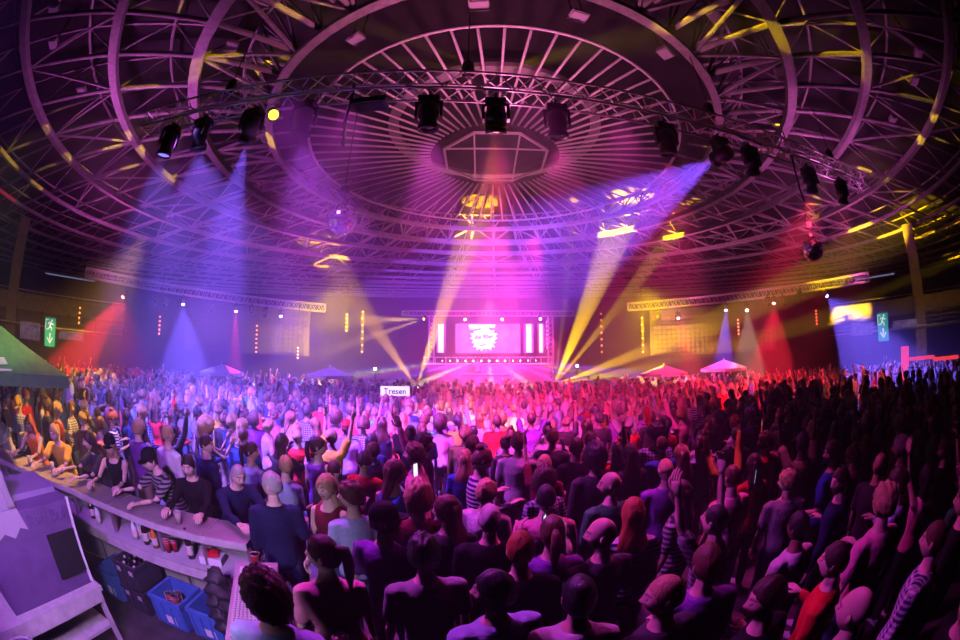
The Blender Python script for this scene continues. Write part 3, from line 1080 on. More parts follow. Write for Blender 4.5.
M['led_pink'] = led_mat('screen_pink', (.80, .08, .20), (1, .20, .36), .8, 1.6)
M['led_white'] = led_mat('screen_white', (1, .82, .85), (1, 1, .95), 1.25, 3)
M['led_mark'] = mat('screen_red_mark', (.4, .05, .1), .5, emit=(.55, .05, .14), es=.8)
M['led_dark'] = mat('screen_grey_mark', (.1, .05, .06), .5, emit=(.35, .2, .25), es=.5)
sc_ = thing('video_screen', 'big pink video screen with a white burst badge above the stage', 'screen', (.55, SY + 1.6, 4.40))
MB().box((0, 0.06, 0), (4.62, .10, 2.14)).build('frame', M['black'], sc_)
MB().box((0, -.01, 0), (4.5, .05, 2.02)).build('display', M['led_pink'], sc_)
bd = MB()
pts = []
for i in range(36):
    a = 2 * PI * i / 36
    r = (.98 if i % 2 == 0 else .78) * (1 + .06 * math.sin(5 * a))
    pts.append((r * math.cos(a) * 1.02, max(-.98, min(.98, r * math.sin(a) * .98))))
bd.prism(pts, -.055, -.036, c=(-.28, 0, 0))
bd.prism([(-1.0, .62), (.75, .62), (.82, .99), (-1.1, .99)], -.056, -.036, c=(-.28, 0, 0))
badge = bd.build('badge', M['led_white'], sc_)


def lettering(name, text, size, loc, rot, m, parent, depth=.006, sx=1.0):
    c = bpy.data.curves.new(name, 'FONT')
    c.body = text; c.size = size; c.extrude = depth; c.offset = size * .02; c.align_x = 'CENTER'; c.align_y = 'CENTER'
    o = bpy.data.objects.new('tmp', c); col.objects.link(o)
    dg = bpy.context.evaluated_depsgraph_get()
    me = bpy.data.meshes.new_from_object(o.evaluated_get(dg))
    bpy.data.objects.remove(o)
    o = obj(name, me, None, parent)
    me.materials.clear(); me.materials.append(m)
    o.location = loc; o.rotation_euler = rot; o.scale = (sx, 1, 1)
    return o


lettering('lettering', 'die 90er', .40, (0, -.07, .06), (R(90), R(-3), 0), M['led_mark'], badge).location = (-.28, -.065, .10)
for x0, z0, w_, h_, a in ((-.75, .62, .55, .09, 12), (.30, .68, .42, .13, -6), (-.35, -.48, .5, .06, 14), (-.1, -.80, .16, .08, 0), (-1.1, -.42, .22, .1, 8), (.55, -.2, .1, .1, 0)):
    MB().box((x0 - .02, -.062, z0), (w_, .012, h_), rot=Matrix.Rotation(R(-a), 3, 'Y')).build('mark', M['led_dark'], badge)
for x, wd, lb in ((-2.75, .62, 'slim white lit panel left of the pink screen'), (3.45, .62, 'wide white lit panel beside the right edge of the pink screen'), (4.32, .40, 'narrow white lit panel furthest right of the screen')):
    p = thing('led_screen', lb, 'screen', (x, SY + 1.6, 4.40))
    MB().box((0, .06, 0), (wd + .10, .10, 2.14)).build('frame', M['black'], p)
    MB().box((0, -.01, 0), (wd * .62, .05, 2.02)).build('display', M['led_white'], p)
    MB().box((-wd * .42 if x < 0 else wd * .40, -.01, 0), (wd * .12, .05, 2.02)).build('display', M['led_pink'], p)
# towers and goal-post truss round the screen
for x, lb in ((-3.45, 'truss tower left of the stage screen'), (5.05, 'truss tower right of the stage screen')):
    P = [Vector((x, SY + 1.75, 1.28 + 4.7 * i / 14)) for i in range(15)]
    t = thing('truss_tower', lb, 'truss')
    for sx, sy in ((-1, -1), (1, -1), (1, 1), (-1, 1)):
        MB().tube([p + Vector((sx * .18, sy * .18, 0)) for p in (P[0], P[-1])], .035, 6).build('chord', M['alu'], t)
    for (ax, ay), (bx, by) in (((-1, -1), (1, -1)), ((1, -1), (1, 1)), ((1, 1), (-1, 1)), ((-1, 1), (-1, -1))):
        bb = MB()
        for i in range(14):
            a_, c_ = ((ax, ay), (bx, by)) if i % 2 else ((bx, by), (ax, ay))
            bb.tube([P[i] + Vector((a_[0] * .18, a_[1] * .18, 0)), P[i + 1] + Vector((c_[0] * .18, c_[1] * .18, 0))], .018, 4)
        bb.build('lattice', M['alu'], t)
truss_thing('stage_truss', 'straight lattice truss across the top of the stage over the screen', [Vector((-5.6 + 12.4 * i / 40, SY + 1.75, 6.18)) for i in range(41)], .18, .03)
top = [(425, 'moving light throwing yellow beams to the left from the stage truss', YEL), (465, 'moving light on the stage truss above the left of the screen', WHI), (502, 'moving light on the stage truss above the right of the screen', WHI), (540, 'moving light at the right end of the stage truss', WHI)]
STG = {}
for px, lb, c in top:
    p = at_d(px, 318, SY + 1.0); p.z = 5.93
    STG[px] = moving_head(p, p + Vector((-6 if px == 425 else .6, -10, -3.0)), lb, c, 9, sz=.7)
# row of small beam lights along the riser
FAN = []
ords = ['outermost left', 'second from the left', 'third from the left', 'fourth from the left', 'fifth from the left', 'sixth from the left', 'middle one', 'sixth from the right', 'fifth from the right', 'fourth from the right', 'third from the right', 'second from the right', 'outermost right']
for i in range(13):
    x = -2.55 + .5 * i + .05
    p = Vector((x + .55 - .45, SY - .22, 2.98))
    a = Vector((p.x + (i - 6) * 1.5, 20.6, 1.5))
    c = [BLU, (.75, .85, .35), PUR][i % 3] if i != 6 else (1, .9, .3)
    d = moving_head(p, a, 'small beam light on the stage rail under the screen, ' + ords[i] + ' of thirteen', (1, .8, .95), 10, 'beam lights on the stage rail', sz=.45, name='beam_light')
    FAN.append((d, a, c))
# dj booth
bo = thing('dj_booth', 'pink lit booth with a white top edge in the middle of the stage', 'booth', (.35, SY - 2.6, 1.28))
MB().box((0, 0, .36), (2.8, .7, .72)).build('body', mat('booth_front', (.75, .3, .4), .5), bo)
MB().box((0, -.05, .75), (3.0, .85, .07)).build('top', M['white'], bo)
for x in (-.6, .25):
    MB().box((x, .1, .84), (.36, .32, .10)).build('player', M['black'], bo)
person('looking down', 'short', 'black', 't-shirt', 'white', None, (-.15, SY - 1.7, 1.28), PI, 'person in a white shirt standing behind the pink booth on the stage', legs=1)
# yellow beam heads either side of the stage
SIDE = {}
for px, py, lb in ((416, 388, 'moving light on the floor stand left of the stage throwing yellow beams upward'), (553, 386, 'moving light on the floor stand right of the stage throwing yellow beams upward')):
    p = at_d(px, py, 20.0)
    s_ = thing('light_stand', 'black stand under the yellow moving light ' + ('left' if px < 480 else 'right') + ' of the stage', 'stand', (p.x, p.y, 0))
    zt_ = p.z - .30
    MB().box((0, 0, zt_ - .03), (.45, .45, .06)).build('plate', M['black'], s_)
    MB().tube([(0, 0, .05), (0, 0, zt_ - .05)], .05, 8).build('pole', M['black'], s_)
    MB().box((0, 0, .03), (.7, .7, .06)).build('base', M['black'], s_)
    a = at_d(478 if px < 480 else 628, 200, 16.0)
    SIDE[px] = moving_head((p.x, p.y, zt_), a, lb, (1, .7, .2), 20, up=True, sz=.7)

# ------------------------------------------------------------------ strips of amber lamps
AMB = lens_mat((1, .10, .03), 2.2)
AMB2 = lens_mat((1, .30, .05), 2.2)


def strip(px, py0, py1, n, d, lb, m):
    a, b_ = at_d(px, py0, d), at_d(px, py1, d)
    L = a.z - b_.z
    t = thing('lamp_strip', lb, 'lamp', (a.x, a.y, b_.z))
    az = math.atan2(-a.x, a.y)
    rm = Matrix.Rotation(az, 3, 'Z')
    MB().box((0, 0, L / 2), (.16, .07, L + .16), az).build('housing', M['black'], t)
    for i in range(n):
        s_ = MB().sphere(rm @ Vector((0, -.05, L * i / (n - 1))), .065, 10, 6)
        s_.build('bulb', m, t)
    MB().tube([(0, 0, L + .08), (0, 0, 7.2 - b_.z)], .012, 4).build('cable', M['chain'], t)


for a in ((80, 308, 323, 4, 23, 'short amber lamp strip near the green exit sign on the left', AMB2), (160, 317, 334, 5, 23, 'red lamp strip left of the tall blue beam', AMB),
          (257, 326, 352, 7, 24, 'long amber lamp strip right of the crimson beam', AMB2), (298, 348, 358, 4, 24, 'small amber lamp strip low on the left wall before the yellow haze', AMB2),
          (347, 315, 331, 5, 24.5, 'amber lamp strip in the yellow haze left of the stage, outer one', AMB), (363, 312, 352, 7, 24.5, 'tall red lamp strip in the yellow haze nearer the stage', AMB),
          (547, 322, 348, 7, 25, 'lamp strip beside the right tower of the stage screen', AMB), (601, 314, 352, 7, 24.5, 'tall lamp strip in the yellow beams right of the stage', AMB),
          (642, 318, 352, 6, 24.5, 'amber lamp strip right of the yellow beams', AMB2), (738, 320, 334, 5, 24, 'amber lamp strip beside the pale beam on the right', AMB2), (816, 311, 324, 5, 23, 'red lamp strip left of the wide blue beam on the right', AMB)):
    strip(*a)
for px, py, lb in ((375, 369, 'small bright white lamp in the crowd left of the stage'), (577, 366, 'small bright white lamp in the crowd right of the stage'), (205, 372, 'small white lamp by the white parasol below the tall blue beam')):
    p = at_d(px, py, 20.5)
    t = thing('work_light', lb, 'lamp', (p.x, p.y, 0))
    MB().tube([(0, 0, 0), (0, 0, p.z - .06)], .025, 6).build('pole', M['black'], t)
    MB().sphere((0, 0, p.z), .075, 12, 8).build('bulb', lens_mat((.95, .95, 1), 40), t)
    MB().lathe([(.09, p.z - .10), (.09, p.z - .05), (.03, p.z - .05)], n=10).build('holder', M['black'], t)

# ------------------------------------------------------------------ balcony, cladding, signs at the sides
M['clad'] = mat('dark_cladding', (.10, .09, .10), .6)
for side, a0, a1, nm in ((-1, -80, -53, 'left'), (1, 52, 80, 'right')):
    d = 27.0
    P = [Vector((d * math.sin(R(a0 + (a1 - a0) * i / 24)), d * math.cos(R(a0 + (a1 - a0) * i / 24)), 0)) for i in range(25)]
    b = MB().beam([p + Vector((0, 0, 4.75)) for p in P], .5, .95)
    balc = struct(b.build('balcony_' + nm, M['concrete']), 'long concrete balcony edge along the ' + nm + ' wall')
    MB().beam([p * 1.03 + Vector((0, 0, 5.5)) for p in P], .06, .06).build('rail', M['alu'], balc)
    for i in range(0, 25):
        MB().box(P[i] * 1.03 + Vector((0, 0, 5.35)), (.05, .05, .4)).build('rail_post', M['black'], balc)
    lo = MB()
    for i in range(24):
        for j in range(3):
            for k in (0, .5):
                p = P[i].lerp(P[i + 1], k) * .985
                lo.box(p + Vector((0, 0, 3.75 + .24 * j)), (.42, .06, .13), math.atan2(-p.x, p.y))
    lo.build('cladding', M['clad'], balc)
    P2 = [p * .94 for p in P]
    g = MB().beam([p + Vector((0, 0, 3.42)) for p in P2], .3, .16)
    gn = struct(g.build('gantry_' + nm, M['stage']), 'dark gantry with a dashed white edge below the balcony on the ' + nm)
    dsh = MB()
    for i in range(24):
        for k in (.1, .55):
            p = P2[i].lerp(P2[i + 1], k + .1) * .993
            dsh.box(p + Vector((0, 0, 3.50)), (.30, .03, .035), math.atan2(-p.x, p.y))
    dsh.build('dashes', M['white'], gn)
    for i in range(0, 25, 4):
        MB().tube([P2[i] + Vector((0, 0, 3.4)), P2[i] + Vector((0, 0, 4.3)), P[i] + Vector((0, 0, 4.4))], .04, 5).build('bracket', M['black'], gn)
    pc = at_d(14 if side < 0 else 917, 285, 26.2)
    struct(MB().box((pc.x, pc.y, 4.6), (.8, .8, 9.2), math.atan2(-pc.x, pc.y)).build('pillar_' + nm, M['concrete']), 'broad concrete pillar on the ' + nm + ' of the hall')
    # pale light strip under the roof
    q = [at_d(px, py, 27.5) for px, py in ((((45, 272), (95, 283)) if side < 0 else ((855, 280), (895, 274))))]
    t = thing('strip_light', 'faint blue strip light under the roof edge on the ' + nm, 'lamp', q[0].lerp(q[1], .5))
    r_ = math.atan2((q[1] - q[0]).y, (q[1] - q[0]).x); L = (q[1] - q[0]).length
    MB().box((0, 0, .08), (L, .30, .10), r_).build('housing', M['duct'], t)
    MB().box((0, 0, .01), (L * .96, .22, .04), r_).build('tube', mat('pale_tube', (.5, .5, .6), .4, emit=(.35, .45, 1), es=.35), t)
    b = MB(); b.tube([(0, 0, .12), (0, 0, HR - q[0].z)], .015, 4); b.build('hanger', M['chain'], t)

for side, az0, az1 in ((-1, -43, -25), (1, 25, 43)):      # cladding grid on the back wall behind the trusses
    d = 28.5; g = MB()
    n = 26
    for i in range(n):
        for j in range(9):
            a = R(az0 + (az1 - az0) * (i + .5) / n)
            g.box((d * math.sin(a), d * math.cos(a), 3.3 + .32 * j), (.24, .10, .22), -a)
    g.box((d * math.sin(R((az0 + az1) / 2)) * 1.02, d * math.cos(R((az0 + az1) / 2)) * 1.02, 4.6), (9.6, .08, 3.3), -R((az0 + az1) / 2))
    o = struct(g.build('trim_1' if side < 0 else 'trim_2', M['clad']), 'dark grid cladding high on the wall ' + ('left' if side < 0 else 'right') + ' of the stage')

M['sign_green'] = mat('exit_green', (.02, .3, .2), .4, emit=(.02, .42, .27), es=.6)
M['sign_white'] = mat('exit_white', (.8, .8, .8), .4, emit=(.8, 1, .95), es=.75)
for px, py, d, lb in ((50, 332, 24.6, 'green exit sign with running man and arrow hanging on the left of the hall'), (883, 327, 24.6, 'green exit sign with running man and arrow hanging on the right of the hall')):
    p = at_d(px, py, d)
    az = math.atan2(-p.x, p.y)
    t = thing('exit_sign', lb, 'sign', p, az)
    MB().box((0, .06, 0), (.80, .12, 1.55)).build('housing', M['black'], t)
    MB().box((0, -.01, 0), (.76, .03, 1.50)).build('face', M['sign_green'], t)
    f = MB()
    # running man above, arrow below
    mn = lambda pts, w_: f.tube([(x, -.03, z) for x, z in pts], w_, 5)
    f.sphere((.10, -.03, .60), .065, 10, 6, (1, .3, 1))
    mn([(.05, .50), (-.04, .30)], .055)
    mn([(-.04, .30), (.10, .20), (.08, .06)], .04)
    mn([(-.04, .30), (-.12, .16), (-.26, .14)], .04)
    mn([(.06, .50), (.16, .40), (.25, .44)], .03)
    mn([(.04, .50), (-.10, .50), (-.16, .40)], .03)
    for z0, z1, x0, x1 in ((.62, .66, -.34, -.12), (.10, .66, -.36, -.32)):
        f.box(((x0 + x1) / 2, -.03, (z0 + z1) / 2), (x1 - x0, .012, z1 - z0))
    f.box((0, -.03, -.22), (.09, .012, .34))
    f.prism([(-.20, -.34), (0, -.60), (.20, -.34), (.20, -.24), (0, -.48), (-.20, -.24)], -.036, -.024)
    f.build('pictogram', M['sign_white'], t)
    for sx in (-.25, .25):
        MB().tube([(sx, .05, .75), (sx, .05, 3.5 - p.z if 3.5 - p.z > .8 else .9)], .015, 5).build('hanger', M['chain'], t)
M['banner'] = led_mat('banner_glow_print', (.02, .015, .05), (.30, .2, .42), .35, 5)  # print tones put in as emission, a glow added to plain sheets
for px, py, w_, h_, lb in ((30, 331, 1.5, .9, 'dim printed banner left of the left exit sign'), (71, 336, 1.8, .42, 'low pinkish banner right of the left exit sign'), (862, 329, 1.5, .7, 'dim printed banner left of the right exit sign'), (905, 324, 1.8, .4, 'low pinkish banner right of the right exit sign')):
    p = at_d(px, py, 24.9)
    t = thing('banner', lb, 'banner', p, math.atan2(-p.x, p.y))
    MB().box((0, 0, 0), (w_, .03, h_)).build('sheet', M['banner'], t)
    MB().tube([(-w_ / 2, 0, h_ / 2), (w_ / 2, 0, h_ / 2)], .03, 6).build('rod', M['alu'], t)
    for sx in (-1, 1):
        MB().tube([(sx * w_ * .4, 0, h_ / 2), (sx * w_ * .4, 0, max(h_ / 2 + .1, 3.4 - p.z))], .01, 4).build('cord', M['chain'], t)

# ------------------------------------------------------------------ parasols
def parasol(name, loc, r, z_edge, z_top, m, label, n=8, group=None):
    t = thing(name, label, 'parasol', loc, R(12), group)
    mb = MB()
    vs = [(0, 0, z_top), (0, 0, z_top - .05)]
    for k in range(n):
        a = 2 * PI * k / n
        vs += [(r * math.cos(a), r * math.sin(a), z_edge), (r * math.cos(a), r * math.sin(a), z_edge - .14), (r * .985 * math.cos(a), r * .985 * math.sin(a), z_edge - .03), (r * .985 * math.cos(a), r * .985 * math.sin(a), z_edge - .14)]
    fs = []
    for k in range(n):
        b, c = 2 + 4 * k, 2 + 4 * ((k + 1) % n)
        fs += [(0, b, c), (b, b + 1, c + 1, c), (1, c + 2, b + 2), (b + 2, c + 2, c + 3, b + 3), (b + 1, b + 3, c + 3, c + 1)]
    mb.add(vs, fs)
    cn = mb.build('canopy', m, t)
    MB().tube([(0, 0, .06), (0, 0, z_top + .08)], .03, 8).build('pole', M['alu'], t)
    MB().lathe([(.30, 0), (.30, .06), (.06, .09)], n=16).build('base', M['black'], t)
    for k in range(n):
        a = 2 * PI * k / n
        MB().tube([(0, 0, z_top - .12), (r * .97 * math.cos(a), r * .97 * math.sin(a), z_edge - .05)], .012, 4).build('rib', M['alu'], t)
    return t, cn


M['canvas'] = mat('white_canvas', (.78, .78, .78), .8)
for px, py, w_, lb in ((222, 372, 20, 'white parasol below the tall blue beam on the left'), (330, 375, 21, 'white parasol in the yellow haze left of the stage'), (664, 373, 22, 'white parasol right of the stage by the yellow beams'), (724, 368, 22, 'white parasol below the narrow blue beam on the right')):
    p = at_d(px, py, 20.5)
    parasol('parasol', (p.x, p.y, 0), 1.25, p.z, p.z + .42, M['canvas'], lb)
M['green'] = noisy(mat('green_canvas', (.10, .26, .10), .85), 9, .3)
gx, gy = 6.6 * math.sin(R(-78.5)), 6.6 * math.cos(R(-78.5))
gt, gc = parasol('parasol', (gx, gy, 0), 2.1, 2.36, 3.12, M['green'], 'large green parasol with a pale logo above the left end of the bar', 4)
gt.rotation_euler = (0, 0, R(-78.5 + 90 - 135 + 160))
bpy.context.view_layer.update()
gm = gt.matrix_world
gv = [gm @ v.co for v in gc.data.vertices]


def on_canopy(px, py):
    """where the sight line to this spot of the photo meets the parasol's cloth"""
    o_, d_ = Vector((0, 0, CZ)), ray(px, py)
    best = None
    for k in range(4):
        A, B, C_ = gv[0], gv[2 + 4 * k], gv[2 + 4 * ((k + 1) % 4)]
        n_ = (B - A).cross(C_ - A).normalized()
        if n_.z < 0:
            n_ = -n_
        t_ = (A - o_).dot(n_) / d_.dot(n_)
        q = o_ + d_ * t_
        if t_ > 0 and (best is None or t_ < best[0]) and all(abs((q - gm.translation)[j]) < 2.3 for j in (0, 1)):
            best = (t_, q, n_)
    return best


lg = MB()
for poly in (((-9, 358), (4, 358), (8, 365), (-9, 365)), ((-9, 369), (12, 370), (12, 371.5), (-9, 371.5))):
    hit = [on_canopy(*p) for p in poly]
    if all(hit):
        n_ = hit[0][2]
        inv = gm.inverted()
        lg.hexa([inv @ (h[1] + n_ * .004) for h in hit], [inv @ (h[1] + n_ * .012) for h in hit])
if lg.v:
    lg.build('logo', M['white'], gt)

# ------------------------------------------------------------------ red bar at the far right
p = at_d(905, 362, 20); az = math.atan2(-p.x, p.y)
M['red_lit'] = mat('red_lit_panel', (.5, .05, .05), .5, emit=(1, .05, .05), es=.95)
t = thing('light_column', 'red glowing column at the end of the far right bar', 'lamp', (p.x, p.y, 0), az)
MB().box((0, 0, 1.30), (.44, .44, 2.5)).build('shade', M['red_lit'], t); MB().box((0, 0, .025), (.5, .5, .05)).build('base', M['black'], t); MB().box((0, 0, 2.58), (.5, .5, .06)).build('top', M['black'], t)
for k, (px, d, lb) in enumerate(((922, 20.0, 'red lit bar sign board right of the red column'), (946, 19.6, 'red lit bar sign board at the right edge of the picture'))):
    q = at_d(px, 358, d)
    t = thing('sign_board', lb, 'sign', (q.x, q.y, 0), math.atan2(-q.x, q.y))
    MB().box((0, 0, q.z), (1.5, .10, .15)).build('board', M['red_lit'], t)
    for sx in (-.65, .65):
        MB().tube([(sx, .06, 0), (sx, .06, q.z + .1)], .03, 6).build('post', M['black'], t)
# lit sign held over the crowd
p = at_d(395, 391, 11.6)
M['sign_lit'] = mat('sign_white_lit', (.8, .8, .8), .5, emit=(1, .95, 1), es=.9)
t = thing('light_sign', 'white light box sign with big round letters standing above the crowd left of the stage', 'sign', (p.x, p.y, 0), math.atan2(-p.x, p.y))
MB().box((0, 0, p.z), (.84, .10, .27)).build('box', M['sign_lit'], t)
lettering('lettering', 'Tresen', .235, (0, -.058, p.z - .01), (R(90), 0, 0), M['black'], t)
for sx in (-.36, -.26):
    MB().tube([(sx, .02, 0), (sx, .02, p.z - .15)], .016, 6).build('post', M['white'], t)
# ------------------------------------------------------------------ the bar on the left
M['bar_top'] = noisy(mat('bar_top', (.30, .27, .27), .35, spec=.5), 8, .25)
M['bar_panel'] = noisy(mat('bar_white_panel', (.72, .70, .72), .45), 3, .25)
M['wood'] = noisy(mat('white_painted_wood', (.62, .58, .58), .5), 9, .3)
EDGE = [(-8.2, .75), (-7.2, 1.22), (-6.14, 1.68), (-5.3, 2.0), (-4.5, 2.24), (-3.75, 2.36), (-3.0, 2.46), (-2.45, 2.56), (-1.98, 2.68)]
E3 = [Vector((x, y, 0)) for x, y in EDGE]


def nrm_(i):
    t = E3[min(len(E3) - 1, i + 1)] - E3[max(0, i - 1)]
    return Vector((-t.y, t.x, 0)).normalized()


def slab(i0, i1, o0, o1, z0, z1):
    """strip following the counter between offsets o0..o1 towards the guests"""
    mb = MB()
    vs = []
    for i in range(i0, i1 + 1):
        n_ = nrm_(i)
        for o, z in ((o0, z0), (o1, z0), (o1, z1), (o0, z1)):
            vs.append(E3[i] + n_ * o + Vector((0, 0, z)))
    fs = []
    for i in range(i1 - i0):
        for k in range(4):
            l = (k + 1) % 4
            fs.append((i * 4 + k, i * 4 + l, i * 4 + 4 + l, i * 4 + 4 + k))
    m_ = (i1 - i0) * 4
    fs += [(3, 2, 1, 0), (m_, m_ + 1, m_ + 2, m_ + 3)]
    return mb.add(vs, fs)


L_ = len(E3) - 1
bar = thing('bar_counter', 'long curved bar counter with white panels and a lower shelf, seen from the staff side', 'bar counter')
slab(0, L_, 0, .46, 1.07, 1.12).build('counter_top', M['bar_top'], bar)
slab(0, L_, -.02, .0, 1.055, 1.125).build('edge_strip', M['wood'], bar)
slab(0, L_, -.10, .40, .77, .80).build('shelf', M['bar_panel'], bar)
slab(0, L_, -.125, -.10, .70, .805).build('shelf_edge', M['wood'], bar)
for i in range(L_):
    slab(i, i + 1, .40, .43, .80, 1.07).build('back_panel', M['bar_panel'], bar)
    slab(i, i + 1, .40, .43, .02, .77).build('front_panel', M['bar_panel'], bar)
for i in range(L_ + 1):
    n_ = nrm_(i)
    MB().box(E3[i] + n_ * .03 + Vector((0, 0, .93)), (.035, .035, .26)).build('post', M['alu'], bar)
    MB().box(E3[i] + n_ * .375 + Vector((0, 0, .385)), (.04, .04, .77)).build('leg', M['alu'], bar)
for i in (3, 5, 7):
    slab(i, i, 0, .46, 1.07, 1.12) if False else MB().box(E3[i] + nrm_(i) * .23 + Vector((0, 0, 1.122)), (.012, .46, .006), math.atan2(-nrm_(i).x, nrm_(i).y)).build('joint', M['alu'], bar)

# end table with a black drip mat
dm = thing('end_table', 'narrow bar end table turned towards the camera', 'table', (-1.54, 2.02, 0), math.atan2(.50, 1.0) * -1 + 0 if False else math.atan2(.5, 1.0))
MB().box((0, 0, 1.035), (.36, 1.12, .05)).build('table_top', M['bar_top'], dm)
for sx in (-1, 1):
    for sy in (-1, 1):
        MB().box((sx * .15, sy * .52, .505), (.04, .04, 1.01)).build('leg', M['alu'], dm)
MB().box((0, 0, .45), (.32, 1.04, .03)).build('lower_shelf', M['stage'], dm)
DZ = dm.rotation_euler.z
dmw = lambda x, y, z: Vector((-1.54, 2.02, 0)) + Matrix.Rotation(DZ, 3, 'Z') @ Vector((x, y, z))
mt = MB().box((0, 0, .006), (.30, .92, .012))
for i in range(10):
    for j in range(30):
        mt.box((-.1285 + .0285 * i, -.435 + .03 * j, .0175), (.016, .020, .012), taper=.7)
o = mt.build('drip_mat', mat('grey_rubber', (.34, .32, .34), .4)); o.location = dmw(0, -.05, 1.061); o.rotation_euler.z = DZ
tag(o, 'ribbed rubber drip mat lying on the narrow bar end table', 'mat')
o = MB().box((0, 0, .003), (.26, .17, .005)).build('paper_sheet', M['white']); o.location = dmw(0, .34, 1.088); o.rotation_euler.z = DZ + .05
tag(o, 'pale printed card lying on the drip mat behind the red cup', 'paper')

# cups, bottles
M['cup_red'] = mat('red_cup_plastic', (.75, .03, .05), .3)
M['cup_white'] = mat('white_cup_inside', (.85, .85, .85), .4)
M['bottle_dark'] = mat('dark_bottle_glass', (.02, .012, .01), .08, spec=.8)
M['bottle_clear'] = mat('clear_bottle_glass', (.75, .78, .85), .08, spec=.8)
M['label'] = mat('bottle_label', (.7, .62, .5), .6)
M['amber'] = mat('amber_liquor', (.65, .20, .03), .1, spec=.8)


def cup_stack(n, loc, label, group=None, name='cup_stack'):
    """a tower of nested cups: every cup a thing"""
    for k in range(n):
        t = thing('plastic_cup', label if n == 1 else label % (['lowest', 'second from the bottom', 'third from the bottom', 'fourth from the bottom', 'fifth from the bottom', 'sixth from the bottom', 'seventh from the bottom', 'topmost'][k] if k < n - 1 else 'topmost'), 'cup', Vector(loc) + Vector((0, 0, .028 * k)), 0, group)
        MB().lathe([(.028, 0), (.042, .108), (.045, .112), (.041, .112), (.0275, .006), (.0001, .006)], n=18).build('cup_wall', M['cup_red'], t)
        MB().lathe([(.0435, .1095), (.046, .112), (.0435, .1145), (.041, .112), (.0435, .1095)], n=18).build('rim', M['cup_white'], t)


def bottle(loc, label, m, h=.30, r=.037, group=None, cap=None):
    t = thing('bottle', label, 'bottle', loc, 0, group)
    MB().lathe([(.0001, 0), (r, .004), (r, h * .58), (r * .8, h * .66), (.014, h * .76), (.013, h * .95), (.015, h * .96), (.015, h), (.0001, h)], n=16).build('glass', m, t)
    MB().lathe([(r + .0006, h * .15), (r + .001, h * .16), (r + .001, h * .45), (r + .0006, h * .46)], n=16).build('label', M['label'], t)
    MB().lathe([(.0165, h * .94), (.0165, h + .004), (.0001, h + .005)], n=10).build('cap', cap or M['black'], t)
    return t


def on_bar(u, o, z):
    """u: 0..1 along the counter edge from the bar's left to its right end"""
    x = u * L_
    i = min(L_ - 1, int(x)); k = x - i
    p = E3[i].lerp(E3[i + 1], k)
    n_ = nrm_(i).lerp(nrm_(i + 1), k)
    q = p + n_ * o
    return Vector((q.x, q.y, z))


def u_px(px, z, o=0.05):
    return min((abs(_px(on_bar(i / 400, o, z)) - px), i / 400) for i in range(401))[1]


cup_stack(5, on_bar(u_px(115, .85), .07, .80), 'red plastic cup, %s in the tall shelf stack', 'nested red cups on the bar shelf')
bl = [(134, .06, 'clear', .26, 'squat clear bottle on the bar shelf beside the red cup stack'), (139, .14, 'clear', .28, 'clear bottle standing at the back of the bar shelf'), (145, .05, 'dark', .30, 'dark bottle on the bar shelf left of the amber bottle'),
      (149, .13, 'dark', .27, 'short dark bottle behind others on the bar shelf'), (154, .05, 'amber', .26, 'amber bottle with a pale label in the middle of the bar shelf'), (190, .06, 'dark', .33, 'tall dark bottle standing alone near the right end of the bar shelf'),
      (92, .10, 'dark', .27, 'dark bottle at the left of the bar shelf'), (98, .05, 'clear', .24, 'small clear bottle on the bar shelf left of the red cup stack')]
for px, o_, k, h, lb in bl:
    bottle(on_bar(u_px(px, .9, o_), o_, .80), lb, {'clear': M['bottle_clear'], 'dark': M['bottle_dark'], 'amber': M['amber']}[k], h, cap=M['cup_red'] if k == 'amber' else None)
cup_stack(3, on_bar(u_px(168, .85), .05, .80), 'red plastic cup, %s of the short shelf stack', 'short cup stack on the shelf')
cup_stack(2, on_bar(u_px(172, .85), .11, .80), 'red plastic cup, %s of the pair behind the short stack', 'pair of cups on the shelf')
nb = thing('carton', 'flat red and white carton lying on the right of the bar shelf', 'box', on_bar(u_px(211, .82), .10, .80), .3)
MB().box((0, 0, .04), (.24, .16, .08)).build('box', M['cup_white'], nb); MB().box((0, 0, .1), (.16, .12, .04), .2).build('lid', M['cup_red'], nb)
cup_stack(1, dmw(0, .50, 1.061), 'single red plastic cup standing on the bar end table')
M['beer'] = mat('beer', (.75, .45, .08), .1, spec=.7)


def beer(loc, label, m=None, group=None):
    t = thing('drink_cup', label, 'cup', loc, 0, group)
    MB().lathe([(.030, 0), (.042, .13), (.0405, .13), (.029, .004), (.0001, .004)], n=16).build('cup_wall', mat('clear_cup', (.8, .8, .8), .2, alpha=.35), t)
    MB().lathe([(.0001, .005), (.0285, .006), (.037, .10), (.0001, .10)], n=16).build('drink', m or M['beer'], t)


for u, o_, lb in ((.33, .20, 'full beer cup on the counter under the warm light at far left'), (.40, .28, 'beer cup on the counter before the blonde guest at the far left'), (.545, .18, 'beer cup on the counter left of the guest with the headscarf'), (.80, .15, 'beer cup on the counter before the guest with the fringe')):
    beer(on_bar(u, o_, 1.121), lb)

# crates under the shelf
M['blue_crate'] = noisy(mat('blue_crate_plastic', (.08, .22, .62), .45), 12, .2)
M['blk_crate'] = mat('black_crate_plastic', (.045, .045, .055), .4)


